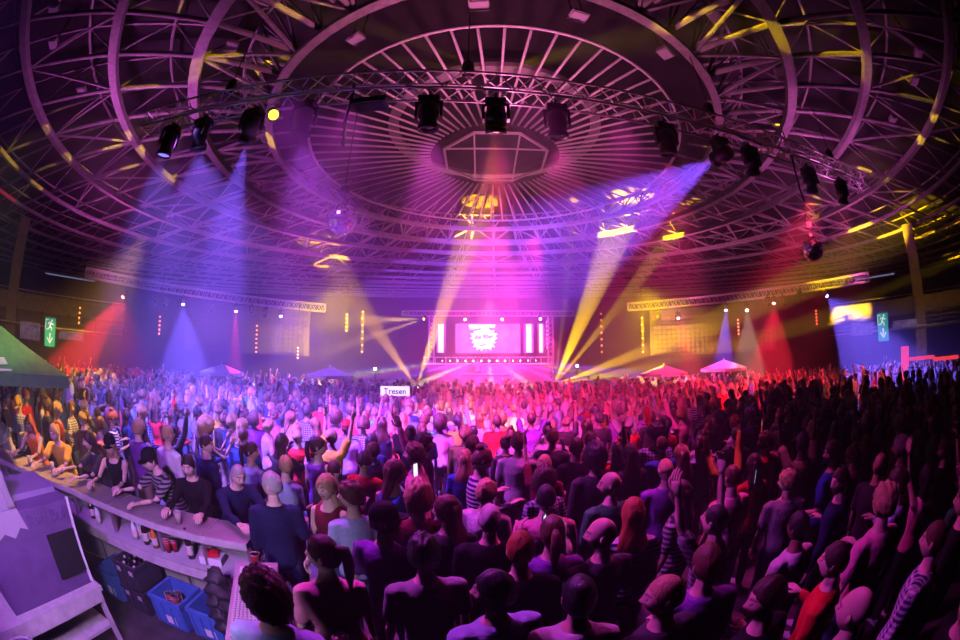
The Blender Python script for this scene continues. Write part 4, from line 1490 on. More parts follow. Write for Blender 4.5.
def crate(loc, rz, w_, d, h, m, label, group=None, ribs=True):
    t = thing('crate', label, 'crate', loc, rz, group)
    th = .018
    MB().box((0, 0, .01), (w_, d, .02)).build('bottom', m, t)
    for nm, c, s in (('side_wall', (0, -d / 2 + th / 2, h / 2), (w_, th, h)), ('side_wall', (0, d / 2 - th / 2, h / 2), (w_, th, h)), ('side_wall', (-w_ / 2 + th / 2, 0, h / 2), (th, d - 2 * th, h)), ('side_wall', (w_ / 2 - th / 2, 0, h / 2), (th, d - 2 * th, h))):
        MB().box(c, s).build(nm, m, t)
    r = MB()
    for y in (-d / 2 - .008, d / 2 + .008):
        r.box((0, y, h - .02), (w_ + .03, .016, .04))
        if ribs:
            for k in range(4):
                r.box((-w_ / 2 + .03 + (w_ - .06) * k / 3, y, h / 2), (.025, .016, h - .04))
    for x in (-w_ / 2 - .008, w_ / 2 + .008):
        r.box((x, 0, h - .02), (.016, d, .04))
    r.build('rim', m, t)
    if m is not M['blk_crate']:
        MB().box((0, -d / 2 - .004, .10), (.16, .004, .10)).build('sticker', M['cup_white'], t)
    return t


ga = .10
crate((-3.93, 2.30, 0), .12, .38, .44, .34, M['blue_crate'], 'blue crate with a white sticker, left of the black bottle crates under the bar')
crate((-2.98, 2.42, 0), ga, .42, .44, .36, M['blue_crate'], 'blue crate with red cup stacks inside under the right of the bar')
crate((-2.50, 2.50, 0), ga, .40, .44, .36, M['blue_crate'], 'empty blue crate at the right end under the bar')
cp = Vector((-2.98, 2.42, .02))
for q, (x, y, n_) in enumerate(((-.06, -.05, 8), (.03, -.04, 8), (-.02, .06, 7), (-.14, .02, 4))):
    cup_stack(n_, cp + Vector((x, y, 0)), 'red cup, %s of the ' + ['front left', 'front right', 'rear', 'outer'][q] + ' blue crate stack', 'cup stacks in the blue crate')
for k, (z, lb) in enumerate(((0, 'black bottle crate at the bottom of the pair under the bar'), (.31, 'black bottle crate on top of the pair under the bar'))):
    crate((-3.47, 2.36, z), .1, .36, .44, .30, M['blk_crate'], lb)
    crt = [q_ for q_ in bpy.data.objects if q_.get('label') == lb][0]
    for sx in (-.09, .09):
        MB().box((sx, -.226, .21), (.10, .006, .05)).build('handle_slot', M['duct'], crt)
    j = 0
    for ix in range(4):
        for iy in range(4):
            if k == 0 and iy > 0:
                continue
            row = ['front', 'second', 'third', 'back'][iy]; cl = ['left', 'middle left', 'middle right', 'right'][ix]
            bottle(Vector((-3.47, 2.36, z + .021)) + Matrix.Rotation(.1, 3, 'Z') @ Vector((-.126 + .084 * ix, -.16 + .105 * iy, 0)), 'dark bottle in the %s black crate, %s row, %s' % (('upper', 'lower')[1 - k], row, cl), M['bottle_dark'], .265, .030, 'bottles in the black crates', cap=M['cup_white'] if (ix + iy) % 2 else None)

# bin bag on the right post
bg = fuse([limb([(0, 0, .98), (0, 0, .85), (.01, .01, .6), (0, 0, .35), (0, 0, .22)], [.05, .11, .17, .16, .10], 12)], .025, 3)
bv = [Vector(v) * 1 + Vector((.025 * math.sin(46 * v[2] + 38 * v[0]) + .012 * math.sin(70 * v[1]), .025 * math.cos(41 * v[2] + 44 * v[1]) + .012 * math.sin(66 * v[0]), 0)) for v in bg[0]]
o = obj('bin_bag', finish('bin_bag', [(bv, bg[1], None)]), mat('black_bag_plastic', (.03, .03, .035), .6)); o.location = (-2.13, 2.30, 0)
tag(o, 'black plastic bin bag hanging at the right end of the bar', 'bag')

# table with cooler box, sheet, tub
tb = thing('side_table', 'white edged work table behind the bar at the lower left', 'table', (-3.62, .82, 0))
MB().box((0, 0, .675), (.95, 1.5, .05)).build('table_top', M['wood'], tb)
MB().box((.46, 0, .60), (.03, 1.44, .10)).build('apron', M['wood'], tb)
for sx in (-1, 1):
    for sy in (-1, 1):
        MB().box((sx * .43, sy * .70, .325), (.05, .05, .65)).build('leg', M['wood'], tb)
MB().box((0, 0, .25), (.86, 1.40, .03)).build('lower_shelf', M['wood'], tb)
M['cooler'] = noisy(mat('dark_violet_plastic', (.16, .09, .24), .38), 6, .25)
cb = thing('cooler_box', 'big dark drinks cooler with raised lettering on its front, standing on the work table', 'cooler', (-3.62, .98, .70))
MB().box((0, 0, .30), (.72, 1.10, .60), taper=1.03).build('body', M['cooler'], cb)
MB().box((0, 0, .70), (.76, 1.14, .20)).build('head', M['cooler'], cb)
MB().box((-.10, .24, .825), (.50, .56, .05), .06).build('lid', mat('lid_plastic', (.30, .22, .40), .3), cb)
MB().box((.375, .36, .35), (.03, .34, .40)).build('front_flap', M['black'], cb)
MB().box((.372, .55, .42), (.02, .03, .80)).build('corner_strip', M['cup_white'], cb)
lettering('lettering', 'Red Bull', .15, (.385, .26, .70), (R(90), 0, R(90)), mat('raised_letters', (.13, .07, .20), .3), cb, .008)
sh = []
for k in range(33):
    a = 2 * PI * k / 32
ns = 40
vs, fs = [], []
for j, (z, r) in enumerate(((0, .15), (.03, .14), (.10, .125), (.25, .10), (.38, .085), (.43, .07), (.45, .02))):
    for k in range(ns):
        a = 2 * PI * k / ns
        rr = r * (1 + .16 * math.sin(7 * a + .4 * j) * (1 - j / 7) + .05 * math.sin(13 * a))
        vs.append((rr * math.cos(a), rr * math.sin(a), z))
for j in range(6):
    for k in range(ns):
        l = (k + 1) % ns
        fs.append((j * ns + k, j * ns + l, (j + 1) * ns + l, (j + 1) * ns + k))
fs += [tuple(range(ns))[::-1], tuple(range(6 * ns, 7 * ns))]
o = MB().add(vs, fs, True).build('plastic_cover', mat('milky_plastic', (.72, .62, .78), .25, trans=.25, spec=.7))
o.location = (-3.40, .78, 1.505)
tag(o, 'milky plastic sleeve of cups flaring at the foot, standing on the cooler', 'cover')
fp = [(-.13, .02), (.13, .02), (.20, -.16), (.11, -.13), (.02, -.20), (-.09, -.15), (-.22, -.21)]
o2 = MB().prism([(y, z) for y, z in fp], -.006, .006).build('flap', o.active_material, o)
o2.rotation_euler = (0, 0, R(90)); o2.location = (.165, 0, .0)
o2.data.shade_flat()
tu = thing('waste_bin', 'round bin with a pale rim at the bottom corner beside the work table', 'bin', (-2.93, .24, 0))
MB().lathe([(.17, 0), (.20, .62), (.19, .62), (.165, .02), (.0001, .02)], n=28).build('body', M['cooler'], tu)
MB().tube([(.20 * math.cos(2 * PI * i / 28), .20 * math.sin(2 * PI * i / 28), .625) for i in range(28)], .013, 6, True).build('rim', M['wood'], tu)
# ------------------------------------------------------------------ the crowd
taken = []          # (x, y) of everybody placed


def edge_y(x):
    for (x0, y0), (x1, y1) in zip(EDGE, EDGE[1:]):
        if x0 <= x <= x1:
            return y0 + (y1 - y0) * (x - x0) / (x1 - x0)
    return EDGE[0][1] - (EDGE[0][0] - x) * .5 if x < EDGE[0][0] else None


def free(x, y, d):
    return all((x - a) ** 2 + (y - b) ** 2 > d * d for a, b in taken)


heroes = [
    # bar guests: u along the bar, offset from the edge
    ('bar', 'leaning woman', 'long', 'fair', 'vest', 'black', None, (117, .74), .35, 0, 'person with long fair hair, dark cap and black top leaning on the bar', ('black', 0), 0),
    ('bar', 'leaning', 'short', 'dark brown', 't-shirt', 'grey', 'striped', (171, .74), -.4, 0, 'person in a striped grey shirt and backwards cap leaning both forearms on the bar', ('black', 1), 1),
    ('bar', 'leaning woman', 'long', 'dark brown', 't-shirt', 'charcoal', None, (104, .72), -.3, 0, 'person with long dark hair and charcoal shirt leaning on the bar, arm out', None, 0),
    ('bar', 'looking left', 'short', 'brown', 't-shirt', 'pink', None, (100, 1.22), 2.2, 0, 'person in a pale pink shirt standing behind the dark haired one at the bar', None, 0),
    ('bar', 'looking down', 'cropped', 'fair', 'long', 'olive', None, (84, 1.45), .2, 0, 'person in an olive jacket with cropped fair hair at the warm lit bar', None, 1),
    ('bar', 'leaning', 'short', 'fair', 't-shirt', 'yellow', None, (64, .74), .2, 0, 'person in a yellow shirt leaning on the warm lit bar', None, 0),
    ('bar', 'leaning woman', 'long', 'red', 'vest', 'orange', None, (36, .74), .3, 0, 'person with long red hair and orange vest at the warm lit bar', None, 0),
    ('bar', 'looking down', 'short', 'brown', 'long', 'blue', 'checked', (20, 1.42), .1, 0, 'person in a yellow cap and blue checked shirt at the far end of the bar', ('yellow', 0), 1),
    ('bar', 'leaning', 'tousled', 'brown', 't-shirt', 'white', None, (6, .74), .1, 0, 'person in a white shirt at the very end of the warm lit bar', None, 0),
    ('bar', 'leaning woman', 'short', 'black', 'long', 'black', None, (196, .74), .25, 0, 'person in black with a short black fringe leaning on the bar, hands joined', None, 1),
    ('bar', 'looking right', 'short', 'dark brown', 'long', 'navy', None, (206, 1.34), 2.6, 0, 'person in a navy jacket behind the black haired guest at the bar', None, 1),
    ('bar', 'leaning', 'cropped', 'grey', 'long', 'navy', None, (228, .74), .8, 0, 'person with cropped grey hair and navy jacket leaning on the right of the bar', None, 1),
    # standing in the crowd: head pixel, facing
    ('px', 'standing', 'tousled', 'black', 't-shirt', 'grey', None, (425, 556), .35, 0, 'person with tousled black hair and grey shirt, nearest back in the middle', None, 1),
    ('px', 'looking left', 'curly', 'dark brown', 'long', 'pale blue', None, (265, 600), .2, 0, 'person with a big curly dark head right beside the ribbed drip mat', None, 0),
    ('px', 'woman looking left', 'tied-back', 'dark brown', 't-shirt', 'pink', None, (324, 556), .5, 0, 'person in a pale pink shirt with tied-back dark hair, close to the drip mat', None, 0),
    ('px', 'looking right', 'short', 'black', 't-shirt', 'purple', 'x', (383, 522), -.2, 0, 'person in a black cap and violet shirt behind the grey shirted one', ('black', 0), 1),
    ('px', 'woman looking left', 'long', 'brown', 't-shirt', 'charcoal', None, (448, 512), .3, 0, 'person with long brown hair looking left between black cap and pale cropped head', None, 0),
    ('px', 'standing', 'cropped', 'white', 'long', 'black', None, (490, 521), .05, 0, 'person with a pale cropped head and black jacket in the middle foreground', None, 1),
    ('px', 'standing', 'curly', 'fair', 't-shirt', 'maroon', None, (418, 499), -.1, 0, 'person with curly fair hair and maroon shirt, middle foreground', None, 1),
    ('px', 'standing woman', 'long', 'fair', 'vest', 'maroon', None, (328, 487), 2.9, 0, 'person with long fair hair facing the camera among the backs', None, 0),
    ('px', 'looking left', 'short', 'grey', 'long', 'navy', None, (272, 486), .5, 0, 'person with short grey hair and navy jacket looking left, beyond the drip mat', None, 0),
    ('px', 'woman looking left', 'tousled', 'brown', 't-shirt', 'pale blue', None, (352, 497), .6, 0, 'person with tousled brown hair and pale blue shirt looking left', None, 0),
    ('px', 'standing', 'short', 'red', 'long', 'black', None, (521, 552), 0, 0, 'person with short red hair in black just right of the pale cropped head', None, 1),
    ('px', 'looking left', 'short', 'black', 'long', 'pale blue', None, (497, 594), .4, 0, 'person in a bright blue jacket at the bottom edge, short black hair', None, 1),
    ('px', 'standing woman', 'bun', 'black', 'long', 'white', None, (580, 600), -.1, 0, 'person with a black bun and white top at the bottom edge', None, 1),
    ('px', 'looking left', None, None, 't-shirt', 'charcoal', None, (604, 536), .3, 0, 'bald person in charcoal looking left in the middle foreground', None, 1),
    ('px', 'both hands up filming', 'tied-back', 'brown', 't-shirt', 'purple', None, (553, 534), 0, 0, 'person with tied-back brown hair and violet shirt holding up a glowing phone', None, 0),
    ('px', 'looking left', 'cropped', 'fair', 'long', 'charcoal', None, (668, 598), .3, 0, 'person with a cropped fair head and charcoal jacket near the bottom, right of middle', None, 1),
    ('px', 'standing', 'short', 'brown', 'long', 'purple', None, (708, 566), -.1, 0, 'person in a violet jacket with short brown hair, right foreground', None, 1),
    ('px', 'looking left', 'short', 'dark brown', 'long', 'black', None, (770, 600), .3, 0, 'person in black with short brown hair looking left, right foreground', None, 1),
    ('px', 'standing', None, None, 't-shirt', 'black', None, (858, 612), .2, 0, 'bald person in a black shirt at the bottom right', None, 1),
    ('px', 'standing', 'cropped', 'brown', 'long', 'white', 'checked', (936, 541), .15, 0, 'person in a white and blue checked shirt at the right edge', None, 1),
    ('px', 'looking left', 'short', 'brown', 'long', 'black', None, (975, 600), .7, 0, 'person in black looking left at the right edge below the checked shirt', None, 1),
    ('px', 'standing woman', 'long', 'red', 'long', 'navy', 'striped', (634, 515), -.1, 0, 'person with long red hair and striped navy top, middle right foreground', None, 0),
    ('px', 'standing', 'cropped', 'brown', 't-shirt', 'pink', None, (733, 478), .1, 0, 'broad person in a pink shirt with cropped hair on the right', None, 0),
    ('px', 'looking left', 'short', 'dark brown', 'long', 'navy', None, (842, 482), .4, 0, 'person in a navy jacket in profile on the dark right', None, 1),
    ('px', 'standing', 'short', 'brown', 'long', 'orange', None, (934, 388), .4, 0, 'person in a bright orange jacket at the far right', None, 1),
    ('px', 'standing', 'short', 'brown', 'long', 'pale blue', None, (346, 428), .1, 0, 'person in a red cap and pale blue jacket left of the middle', ('red', 0), 0),
    ('px', 'standing', 'cropped', 'brown', 'long', 'blue', None, (243, 436), .2, 0, 'person in a plain blue jacket with cropped brown hair behind the bar guests', None, 0),
    ('px', 'standing', 'short', 'brown', 't-shirt', 'white', None, (532, 416), 0, 0, 'person in a white shirt in the pink light before the stage', None, 0),
    ('px', 'standing', 'short', 'dark brown', 't-shirt', 'red', None, (497, 422), 0, 0, 'person in a red shirt in the pink light left of the white shirted one', None, 0),
    ('px', 'looking left', 'short', 'dark brown', 't-shirt', 'pale blue', None, (858, 436), .6, 0, 'person in a pale blue shirt, dark right of the crowd', None, 1),
]
n_ind = 0
POSE_F = {k: POSES[k].f for k in POSES}
HEROES = []
for kind, pose, hair, hc, top, tc, pat, w_, rz, sk, lb, cap, lg in heroes:
    if kind == 'bar':
        px, off = w_
        off += .13
        u = u_px(px, 1.5, off)
        p = on_bar(u, off, 0)
        e = on_bar(u, 0, 0)
        face = math.atan2(-(e - p).x, (e - p).y)      # facing the counter
        q = Vector((p.x, p.y, 0)); ang = face + rz
        hz_ = 1.0
    else:
        q = at_z(*w_, 1.635); ang = rz; hz_ = 1.0
        q.z = 0
    if pat == 'x':
        pat = None
    taken.append((q.x, q.y))
    HEROES.append(person(pose, hair, hc, top, tc, pat, q, ang, lb, None, sk, cap, lg))
    n_ind += 1

styles_m = ['short'] * 5 + ['tousled'] * 4 + ['cropped'] * 2 + ['curly', None]
styles_f = ['long', 'tied-back', 'bun', 'curly', 'long', 'long']
pose_m = ['standing', 'standing', 'standing', 'looking left', 'looking right', 'looking down', 'holding a drink', 'standing', 'looking left', 'right arm raised', 'both arms raised']
pose_f = ['standing woman', 'standing woman', 'woman looking left', 'woman looking right', 'woman looking down', 'standing woman', 'left arm raised', 'both hands up filming']
tops = ['t-shirt', 't-shirt', 'long', 'long', 'long']
colw = ['black'] * 6 + ['charcoal'] * 3 + ['navy'] * 3 + ['white'] * 5 + ['grey'] * 3 + ['red'] * 2 + ['blue'] * 2 + ['pale blue'] * 3 + ['green', 'yellow', 'pink', 'pink', 'beige', 'beige', 'maroon', 'olive', 'purple', 'purple']
hairw = ['black'] * 5 + ['dark brown'] * 9 + ['brown'] * 6 + ['fair'] * 4 + ['grey', 'red']
words_pose = {'standing': 'back turned', 'standing woman': 'back turned', 'looking left': 'looking left', 'looking right': 'looking right', 'woman looking left': 'looking left', 'woman looking right': 'looking right',
              'looking down': 'head bowed', 'woman looking down': 'head bowed', 'holding a drink': 'one hand forward', 'right arm raised': 'right arm up', 'both arms raised': 'both arms up', 'left arm raised': 'left arm up', 'both hands up filming': 'hands held before face'}
TOPW = {'t-shirt': 'shirt', 'long': 'jacket', 'vest': 'vest'}
cand = []
tries = 0
pts_ = [(rng.uniform(-13, 13), rng.uniform(-.2, 13.5)) for _ in range(60000)]
pts_.sort(key=lambda p: p[0] ** 2 + p[1] ** 2 + rng.uniform(0, 1.2))
used = set()
NEAR_MAX = 300
RLIM = 99
for x, y in pts_:
    r = math.hypot(x, y)
    if r < 1.75 or abs(math.degrees(math.atan2(x, y))) > 79:
        continue
    if x < -1.2:
        ey = edge_y(x)
        if ey is None:
            ey = 2.75
        if y < ey + 1.02:
            continue
        if x < -1.9 and y < ey + 1.02:
            continue
    if -2.3 < x < -.8 and y < 3.2:
        continue
    if x < 0 and r < 1.9 and y < 1.2:
        continue
    if not free(x, y, .605):
        continue
    # keep the space in front of the near group loose so faces and shoulders show
    taken.append((x, y))
    px_, pd = _px(Vector((x, y, 1.64))), r
    fem = rng.random() < .45
    for _ in range(400):
        pose = rng.choice(pose_f if fem else pose_m)
        hair = rng.choice(styles_f if fem else styles_m)
        if pose == 'woman looking down' and hair in ('long', 'tied-back'):
            hair = 'bun'
        hc = rng.choice(hairw); tc = rng.choice(colw)
        top = rng.choice(tops + (['vest'] if fem else []))
        pat = rng.choice(['striped', 'checked']) if (tc, 'striped') in CLOTH and rng.random() < .22 else None
        key = (pose, hair, hc if hair else '', tc, top, pat)
        k2 = (words_pose[pose], hair, hc if hair else '', tc, top, pat)
        if k2 not in used:
            break
    used.add(k2)
    row = 'near' if pd < 4 else 'near middle' if pd < 6 else 'middle rows' if pd < 8.3 else 'deep'
    sec = 'far left' if px_ < 150 else 'left' if px_ < 320 else 'centre left' if px_ < 440 else 'centre' if px_ < 540 else 'centre right' if px_ < 660 else 'right' if px_ < 820 else 'far right'
    if hair:
        hd = {'bun': 'a %s bun' % hc, 'tied-back': 'tied-back %s hair' % hc}.get(hair, '%s %s hair' % (hair, hc))
        lb = 'person with %s, %s%s %s, %s, %s %s' % (hd, tc + ' ', pat or '', TOPW[top], words_pose[pose], row, sec)
    else:
        lb = 'bald person in %s %s %s, %s, %s %s' % (tc, pat or '', TOPW[top], words_pose[pose], row, sec)
    lb = ' '.join(lb.replace(' ,', ',').split())
    aim = math.atan2(-(.5 - x), 26 - y)
    rz = aim + rng.gauss(0, .28)
    if rng.random() < .10:
        rz += rng.choice([1.6, -1.6, 2.6, 3.1])
    person(pose, hair, hc, top, tc, pat, (x, y, 0), rz, lb, None, rng.choice([0, 0, 0, 1, 1, 2]), None, rng.randrange(3), rng.uniform(.94, 1.06))
    n_ind += 1
    RLIM = r
    if n_ind >= NEAR_MAX - 1:
        break

# phones and a cup held over the crowd
def phone(p, rz, label, lit):
    t = thing('phone', label, 'phone', p, rz)
    MB().box((0, 0, 0), (.068, .009, .135)).build('case', M['black'], t)
    MB().box((0, -.006, 0), (.060, .003, .122)).build('display', mat('phone_display', (.1, .1, .12), .2, emit=lit, es=1.6), t)


for px, py, z, lb, c in ((558, 517, 1.70, 'small bright phone held up in the middle foreground', (.5, .65, 1)), (415, 470, 1.72, 'phone with a white glowing display held up left of the middle', (1, .85, 1)), (754, 476, 1.66, 'small bluish phone glowing on the right of the crowd', (.5, .6, 1))):
    phone(at_z(px, py, z), 1.15, lb, c)
h0 = HEROES[26]
P27 = POSES['both hands up filming']
wp = h0.matrix_basis @ ((P27.wr[0] + P27.wr[1]) / 2 + Vector((0, .02, .10)))
bpy.data.objects['phone'].location = wp

# ------------------------------------------------------------------ the rest of the crowd: beyond counting, one object
def lowpoly(arms, fem, long_hair, bulk):
    V, F, K = [], [], []          # K: 0 skin, 1 hair, 2 top, 3 trousers

    def put(vs, fs, k):
        b = len(V)
        V.extend([tuple(v) for v in vs]); F.extend([tuple(b + i for i in f) for f in fs]); K.extend([k] * len(vs))
    s = MB().sphere((0, .02, 1.635), .1, 8, 6, (.78, .98, 1.2)); put(s.v, s.f, 0)
    s = MB().sphere((0, -.005, 1.665), .105, 8, 6, (.86, 1.0, 1.02)); put(s.v, s.f, 1)
    if long_hair:
        put(*loft([((0, -.05, 1.62), (0, 0, -1), (1, 0, 0), .085, .06), ((0, -.08, 1.48), (0, 0, -1), (1, 0, 0), .1, .05), ((0, -.1, 1.34), (0, 0, -1), (1, 0, 0), .07, .03)], 7), 1)
    put(*loft([((0, 0, 1.44), (0, 0, 1), (1, 0, 0), .06, .06), ((0, .005, 1.56), (0, 0, 1), (1, 0, 0), .05, .05)], 6), 0)
    put(*loft([((0, 0, z), (0, 0, 1), (1, 0, 0), rx * bulk, ry * bulk) for z, rx, ry in ((.85, .17, .13), (1.08, .15, .115), (1.3, .19, .13), (1.41, .18, .10), (1.47, .07, .07))], 8), 2)
    for sx in (-1, 1):
        put(*limb([(sx * .09, 0, .9), (sx * .1, .01, .48), (sx * .1, 0, .02)], [.09, .06, .05], 5, False), 3)
    pp = Pose(fem, arms=arms)
    for i in (0, 1):
        put(*limb([pp.sh[i], pp.el[i]], [.06, .05], 5, False), 2)
        put(*limb([pp.el[i], pp.wr[i], pp.wr[i] + pp.hd[i][0] * .15], [.045, .032, .03], 5, False), 0)
    return np.array(V, np.float32), F, np.array(K)


raised = (-14, 150, 20)
TPL = [lowpoly(a, f, l, b) for a, f, l, b in (((hang, hang), 0, 0, 1.05), ((hang, hang), 1, 1, .93), ((bent, hang), 0, 0, 1.0), ((bent, bent), 1, 1, .92), ((hang, raised), 0, 0, 1.0), ((raised, hang), 1, 1, .93), ((raised, raised), 0, 0, 1.0), ((bent, bent), 1, 0, .95), ((cup, bent), 0, 0, 1.0), ((hang, (12, 85, 62)), 1, 1, .93))]
spots_ = []
colf = colw + ['white'] * 9 + ['pale blue'] * 4 + ['pink'] * 3 + ['beige'] * 4 + ['grey'] * 3
cell = {}


def freecell(x, y, d):
    i, j = int(x // .6), int(y // .6)
    for a in (i - 1, i, i + 1):
        for b in (j - 1, j, j + 1):
            for q in cell.get((a, b), ()):
                if (q[0] - x) ** 2 + (q[1] - y) ** 2 < d * d:
                    return False
    return True


for a in taken:
    cell.setdefault((int(a[0] // .6), int(a[1] // .6)), []).append(a)
fixed = [(o.location.x, o.location.y, 0.85) for o in bpy.data.objects if o.parent is None and o.name.split('.')[0] in ('parasol', 'light_stand', 'work_light', 'light_column', 'light_sign')]
for o in bpy.data.objects:
    if o.name.split('.')[0] in ('sign_board', 'light_sign'):
        for k in (-.65, 0, .65):
            q = o.matrix_basis @ Vector((k, 0, 0)); fixed.append((q.x, q.y, .5))
    if o.name.split('.')[0] == 'light_stand':
        fixed.append((o.location.x, o.location.y, .75))
for _ in range(90000):
    x, y = rng.uniform(-27, 27), rng.uniform(.5, 22.6)
    r = math.hypot(x, y)
    if r < RLIM - .35 or abs(math.degrees(math.atan2(x, y))) > 80 or r > 24.5:
        continue
    if abs(x - .5) < 8.6 and y > 21.6:
        continue
    if x < -1.2:
        ey = edge_y(x)
        if ey is not None and y < ey + 1.0:
            continue
    d = .60 if r < 16 else .66
    low = any((x - a) ** 2 + (y - b) ** 2 < 3.8 for a, b, c in fixed)
    if any((x - a) ** 2 + (y - b) ** 2 < c * c for a, b, c in fixed) or not freecell(x, y, d):
        continue
    cell.setdefault((int(x // .6), int(y // .6)), []).append((x, y))
    spots_.append((x, y, low))
VV, LL, LS, CC = [], [], [], []
vb = 0
SK = [(.78, .55, .44), (.78, .55, .44), (.58, .37, .26), (.25, .14, .09)]
for x, y, low in spots_:
    V, F, K = TPL[rng.choice([0, 0, 1, 1, 2, 2, 3, 3, 7, 8] * 2 + ([] if low else [4, 5, 6, 9]))]
    a = math.atan2(-(.5 - x), 26 - y) + rng.gauss(0, .35)
    if rng.random() < .14:
        a += rng.uniform(1, 5)
    s_ = rng.uniform(.93, 1.07)
    c_, n_ = math.cos(a) * s_, math.sin(a) * s_
    W = np.empty_like(V)
    W[:, 0] = V[:, 0] * c_ - V[:, 1] * n_ + x
    W[:, 1] = V[:, 0] * n_ + V[:, 1] * c_ + y
    W[:, 2] = V[:, 2] * s_
    VV.append(W)
    pal = np.array([rng.choice(SK), HAIRC[rng.choice(hairw)], CLOTHC[rng.choice(colf)], rng.choice([(.05, .08, .17), (.012, .012, .014), (.3, .24, .15)])], np.float32)
    CC.append(pal[K])
    for f in F:
        LS.append(len(f)); LL.extend([vb + i for i in f])
    vb += len(V)
VV = np.concatenate(VV); CC = np.concatenate(CC)
me = bpy.data.meshes.new('crowd')
me.vertices.add(len(VV)); me.vertices.foreach_set('co', VV.ravel())
me.loops.add(len(LL)); me.loops.foreach_set('vertex_index', np.array(LL, np.int32))
me.polygons.add(len(LS))
LS = np.array(LS, np.int32)
me.polygons.foreach_set('loop_start', np.concatenate([[0], np.cumsum(LS)[:-1]]).astype(np.int32))
me.polygons.foreach_set('use_smooth', np.ones(len(LS), bool))
me.update(calc_edges=True)
at_ = me.attributes.new('Col', 'FLOAT_COLOR', 'POINT')
at_.data.foreach_set('color', np.concatenate([CC, np.ones((len(CC), 1), np.float32)], 1).ravel())
cm = attr_mat('crowd_colours', (1, 1, 1), .7)
crowd = obj('crowd', me, cm)
tag(crowd, 'dense crowd of far visitors filling the hall up to the stage', 'crowd', kind='stuff')
print('INDIVIDUALS', n_ind, 'radius', round(RLIM, 2), 'FAR', len(spots_), 'verts', len(VV))
# ------------------------------------------------------------------ light
HAZE = .0100
# roof: magenta uplight
for x, y, z, c, p in ((-9, 5.5, 5.8, (.80, .13, .75), 750), (0.5, 6.5, 5.6, (1, .20, .5), 900), (10, 6.5, 5.8, (.85, .13, .62), 750), (-17, 12, 5.8, (.75, .1, .6), 1100), (18, 12, 5.8, (.9, .12, .5), 1100),
                   (-9, 19, 5.5, (.85, .12, .6), 900), (11, 19, 5.5, (.95, .14, .42), 900), (.5, 17, 5.5, (1, .25, .38), 900)):
    spot('roof_uplight', (x, y, z), (x * 1.05, y + .5, z + 4), c, p, 150, .7, .3)
beam('beam', SRC[494], (.45, 9.4, 0), (1, .07, .08), 130000, 16, .6)
beam('beam', SRC[494], (-.9, 11.5, 0), (1, .26, .03), 50000, 18, .7)
beam('beam', SRC[714], (0.9, 21.5, 6.6), (.24, .07, 1), 280000, 34, .8)
beam('beam', SRC[248], (-8.8, 11.0, 0), (.20, .09, 1), 85000, 27, .7)
spot('par', PAR, PAR + Vector((.55, -.75, -.35)), YEL, 10, 60, .5)
POW = {124: 120000, 183: 150000, 236: 30000, 281: 26000, 678: 36000, 726: 50000, 747: 22000, 774: 100000, 826: 190000}
for d, a, c, dg, px in FARS:
    beam('beam', d, a, c, POW[px], dg, .5)
# stage: yellow beams upward
for px, tx, ty, dd, dg, p in ((416, 480, 205, 20, 12, 420000), (416, 380, 335, 22, 13, 220000), (553, 626, 205, 20, 14, 380000), (553, 664, 245, 21, 7, 260000), (553, 705, 326, 20, 9, 330000), (553, 745, 345, 22, 7, 260000), (553, 566, 290, 20, 4.5, 110000)):
    beam('beam', SIDE[px], at_d(tx, ty, dd), (1, .44, .01) if px == 416 else (1, .54, .0), p, dg, .5)
for tx, ty in ((310, 326), (325, 352), (350, 318)):
    beam('beam', STG[425], at_d(tx, ty, 24), (1, .5, .05), 150000, 6, .4)
for px in (465, 502, 540):
    beam('beam', STG[px], Vector((STG[px].x, 20.5, 1.2)), (1, .10, .50), 40000, 22, .6)
for d, a, c in FAN:
    beam('beam', d, a, c, 420000, 3.6, .3)
# pink wash over the stage and the air in front of it
spot('stage_wash', (.6, 16, 8.6), (.6, 26, 3.4), (1, .05, .25), 75000, 58, .8, .2)
spot('stage_wash', (2.6, 17, 8.6), (1.8, 26, 3.4), (1, .03, .42), 60000, 46, .8, .2)
# yellow air left and right of the stage
for px, py, c in ((330, 352, YEL), (655, 352, YEL)):
    t = at_d(px, py, 25)
    spot('yellow_wash', (t.x * .8, 19, 6.4), (t.x, t.y + .5, 3.5), (1, .56, .0), 19000, 90, .9, .2)
# washes over the crowd, added at truss heads, dark ones too, and in mid-air
W_ = lambda s_, t_, c, p, dg: spot('wash', s_, (*t_, 1.2), c, p, dg, 1.0, .12)
W_(SRC[178], (-9.0, 8.6), (.20, .12, 1), 40000, 62)
W_(SRC[210], (-4.6, 7.2), (.24, .11, 1), 44000, 84)
W_(SRC[311], (-2.0, 8.0), (.50, .08, 1), 20000, 70)
W_(SRC[431], (-.4, 8.0), (.9, .05, .75), 9000, 64)
W_(SRC[494], (.6, 14.5), (1, .04, .38), 34000, 44)
W_(SRC[555], (1.8, 8.6), (1, .04, .42), 14000, 62)
W_(SRC[660], (6.0, 14.5), (1, .03, .16), 38000, 50)
W_(SRC[803], (11.5, 14.5), (1, .03, .10), 36000, 52)
W_(SRC[836], (14.5, 11.0), (.9, .08, .12), 4500, 52)
W_(FARS[8][0], (20, 9.5), (.16, .10, 1), 24000, 66)
W_(FARS[0][0], (-17, 12.5), (1, .03, .12), 9000, 80)
W_((-10, 8, 6.3), (-15.5, 8.8), (1, .45, .05), 7000, 40)
W_((-9, 17, 5.7), (-9.5, 19.0), (.35, .12, 1), 6000, 100)
W_((9, 17, 5.7), (10, 18.5), (1, .08, .45), 7000, 100)
W_((.5, 20.5, 6.0), (.5, 19.0), (1, .25, .5), 7000, 80)
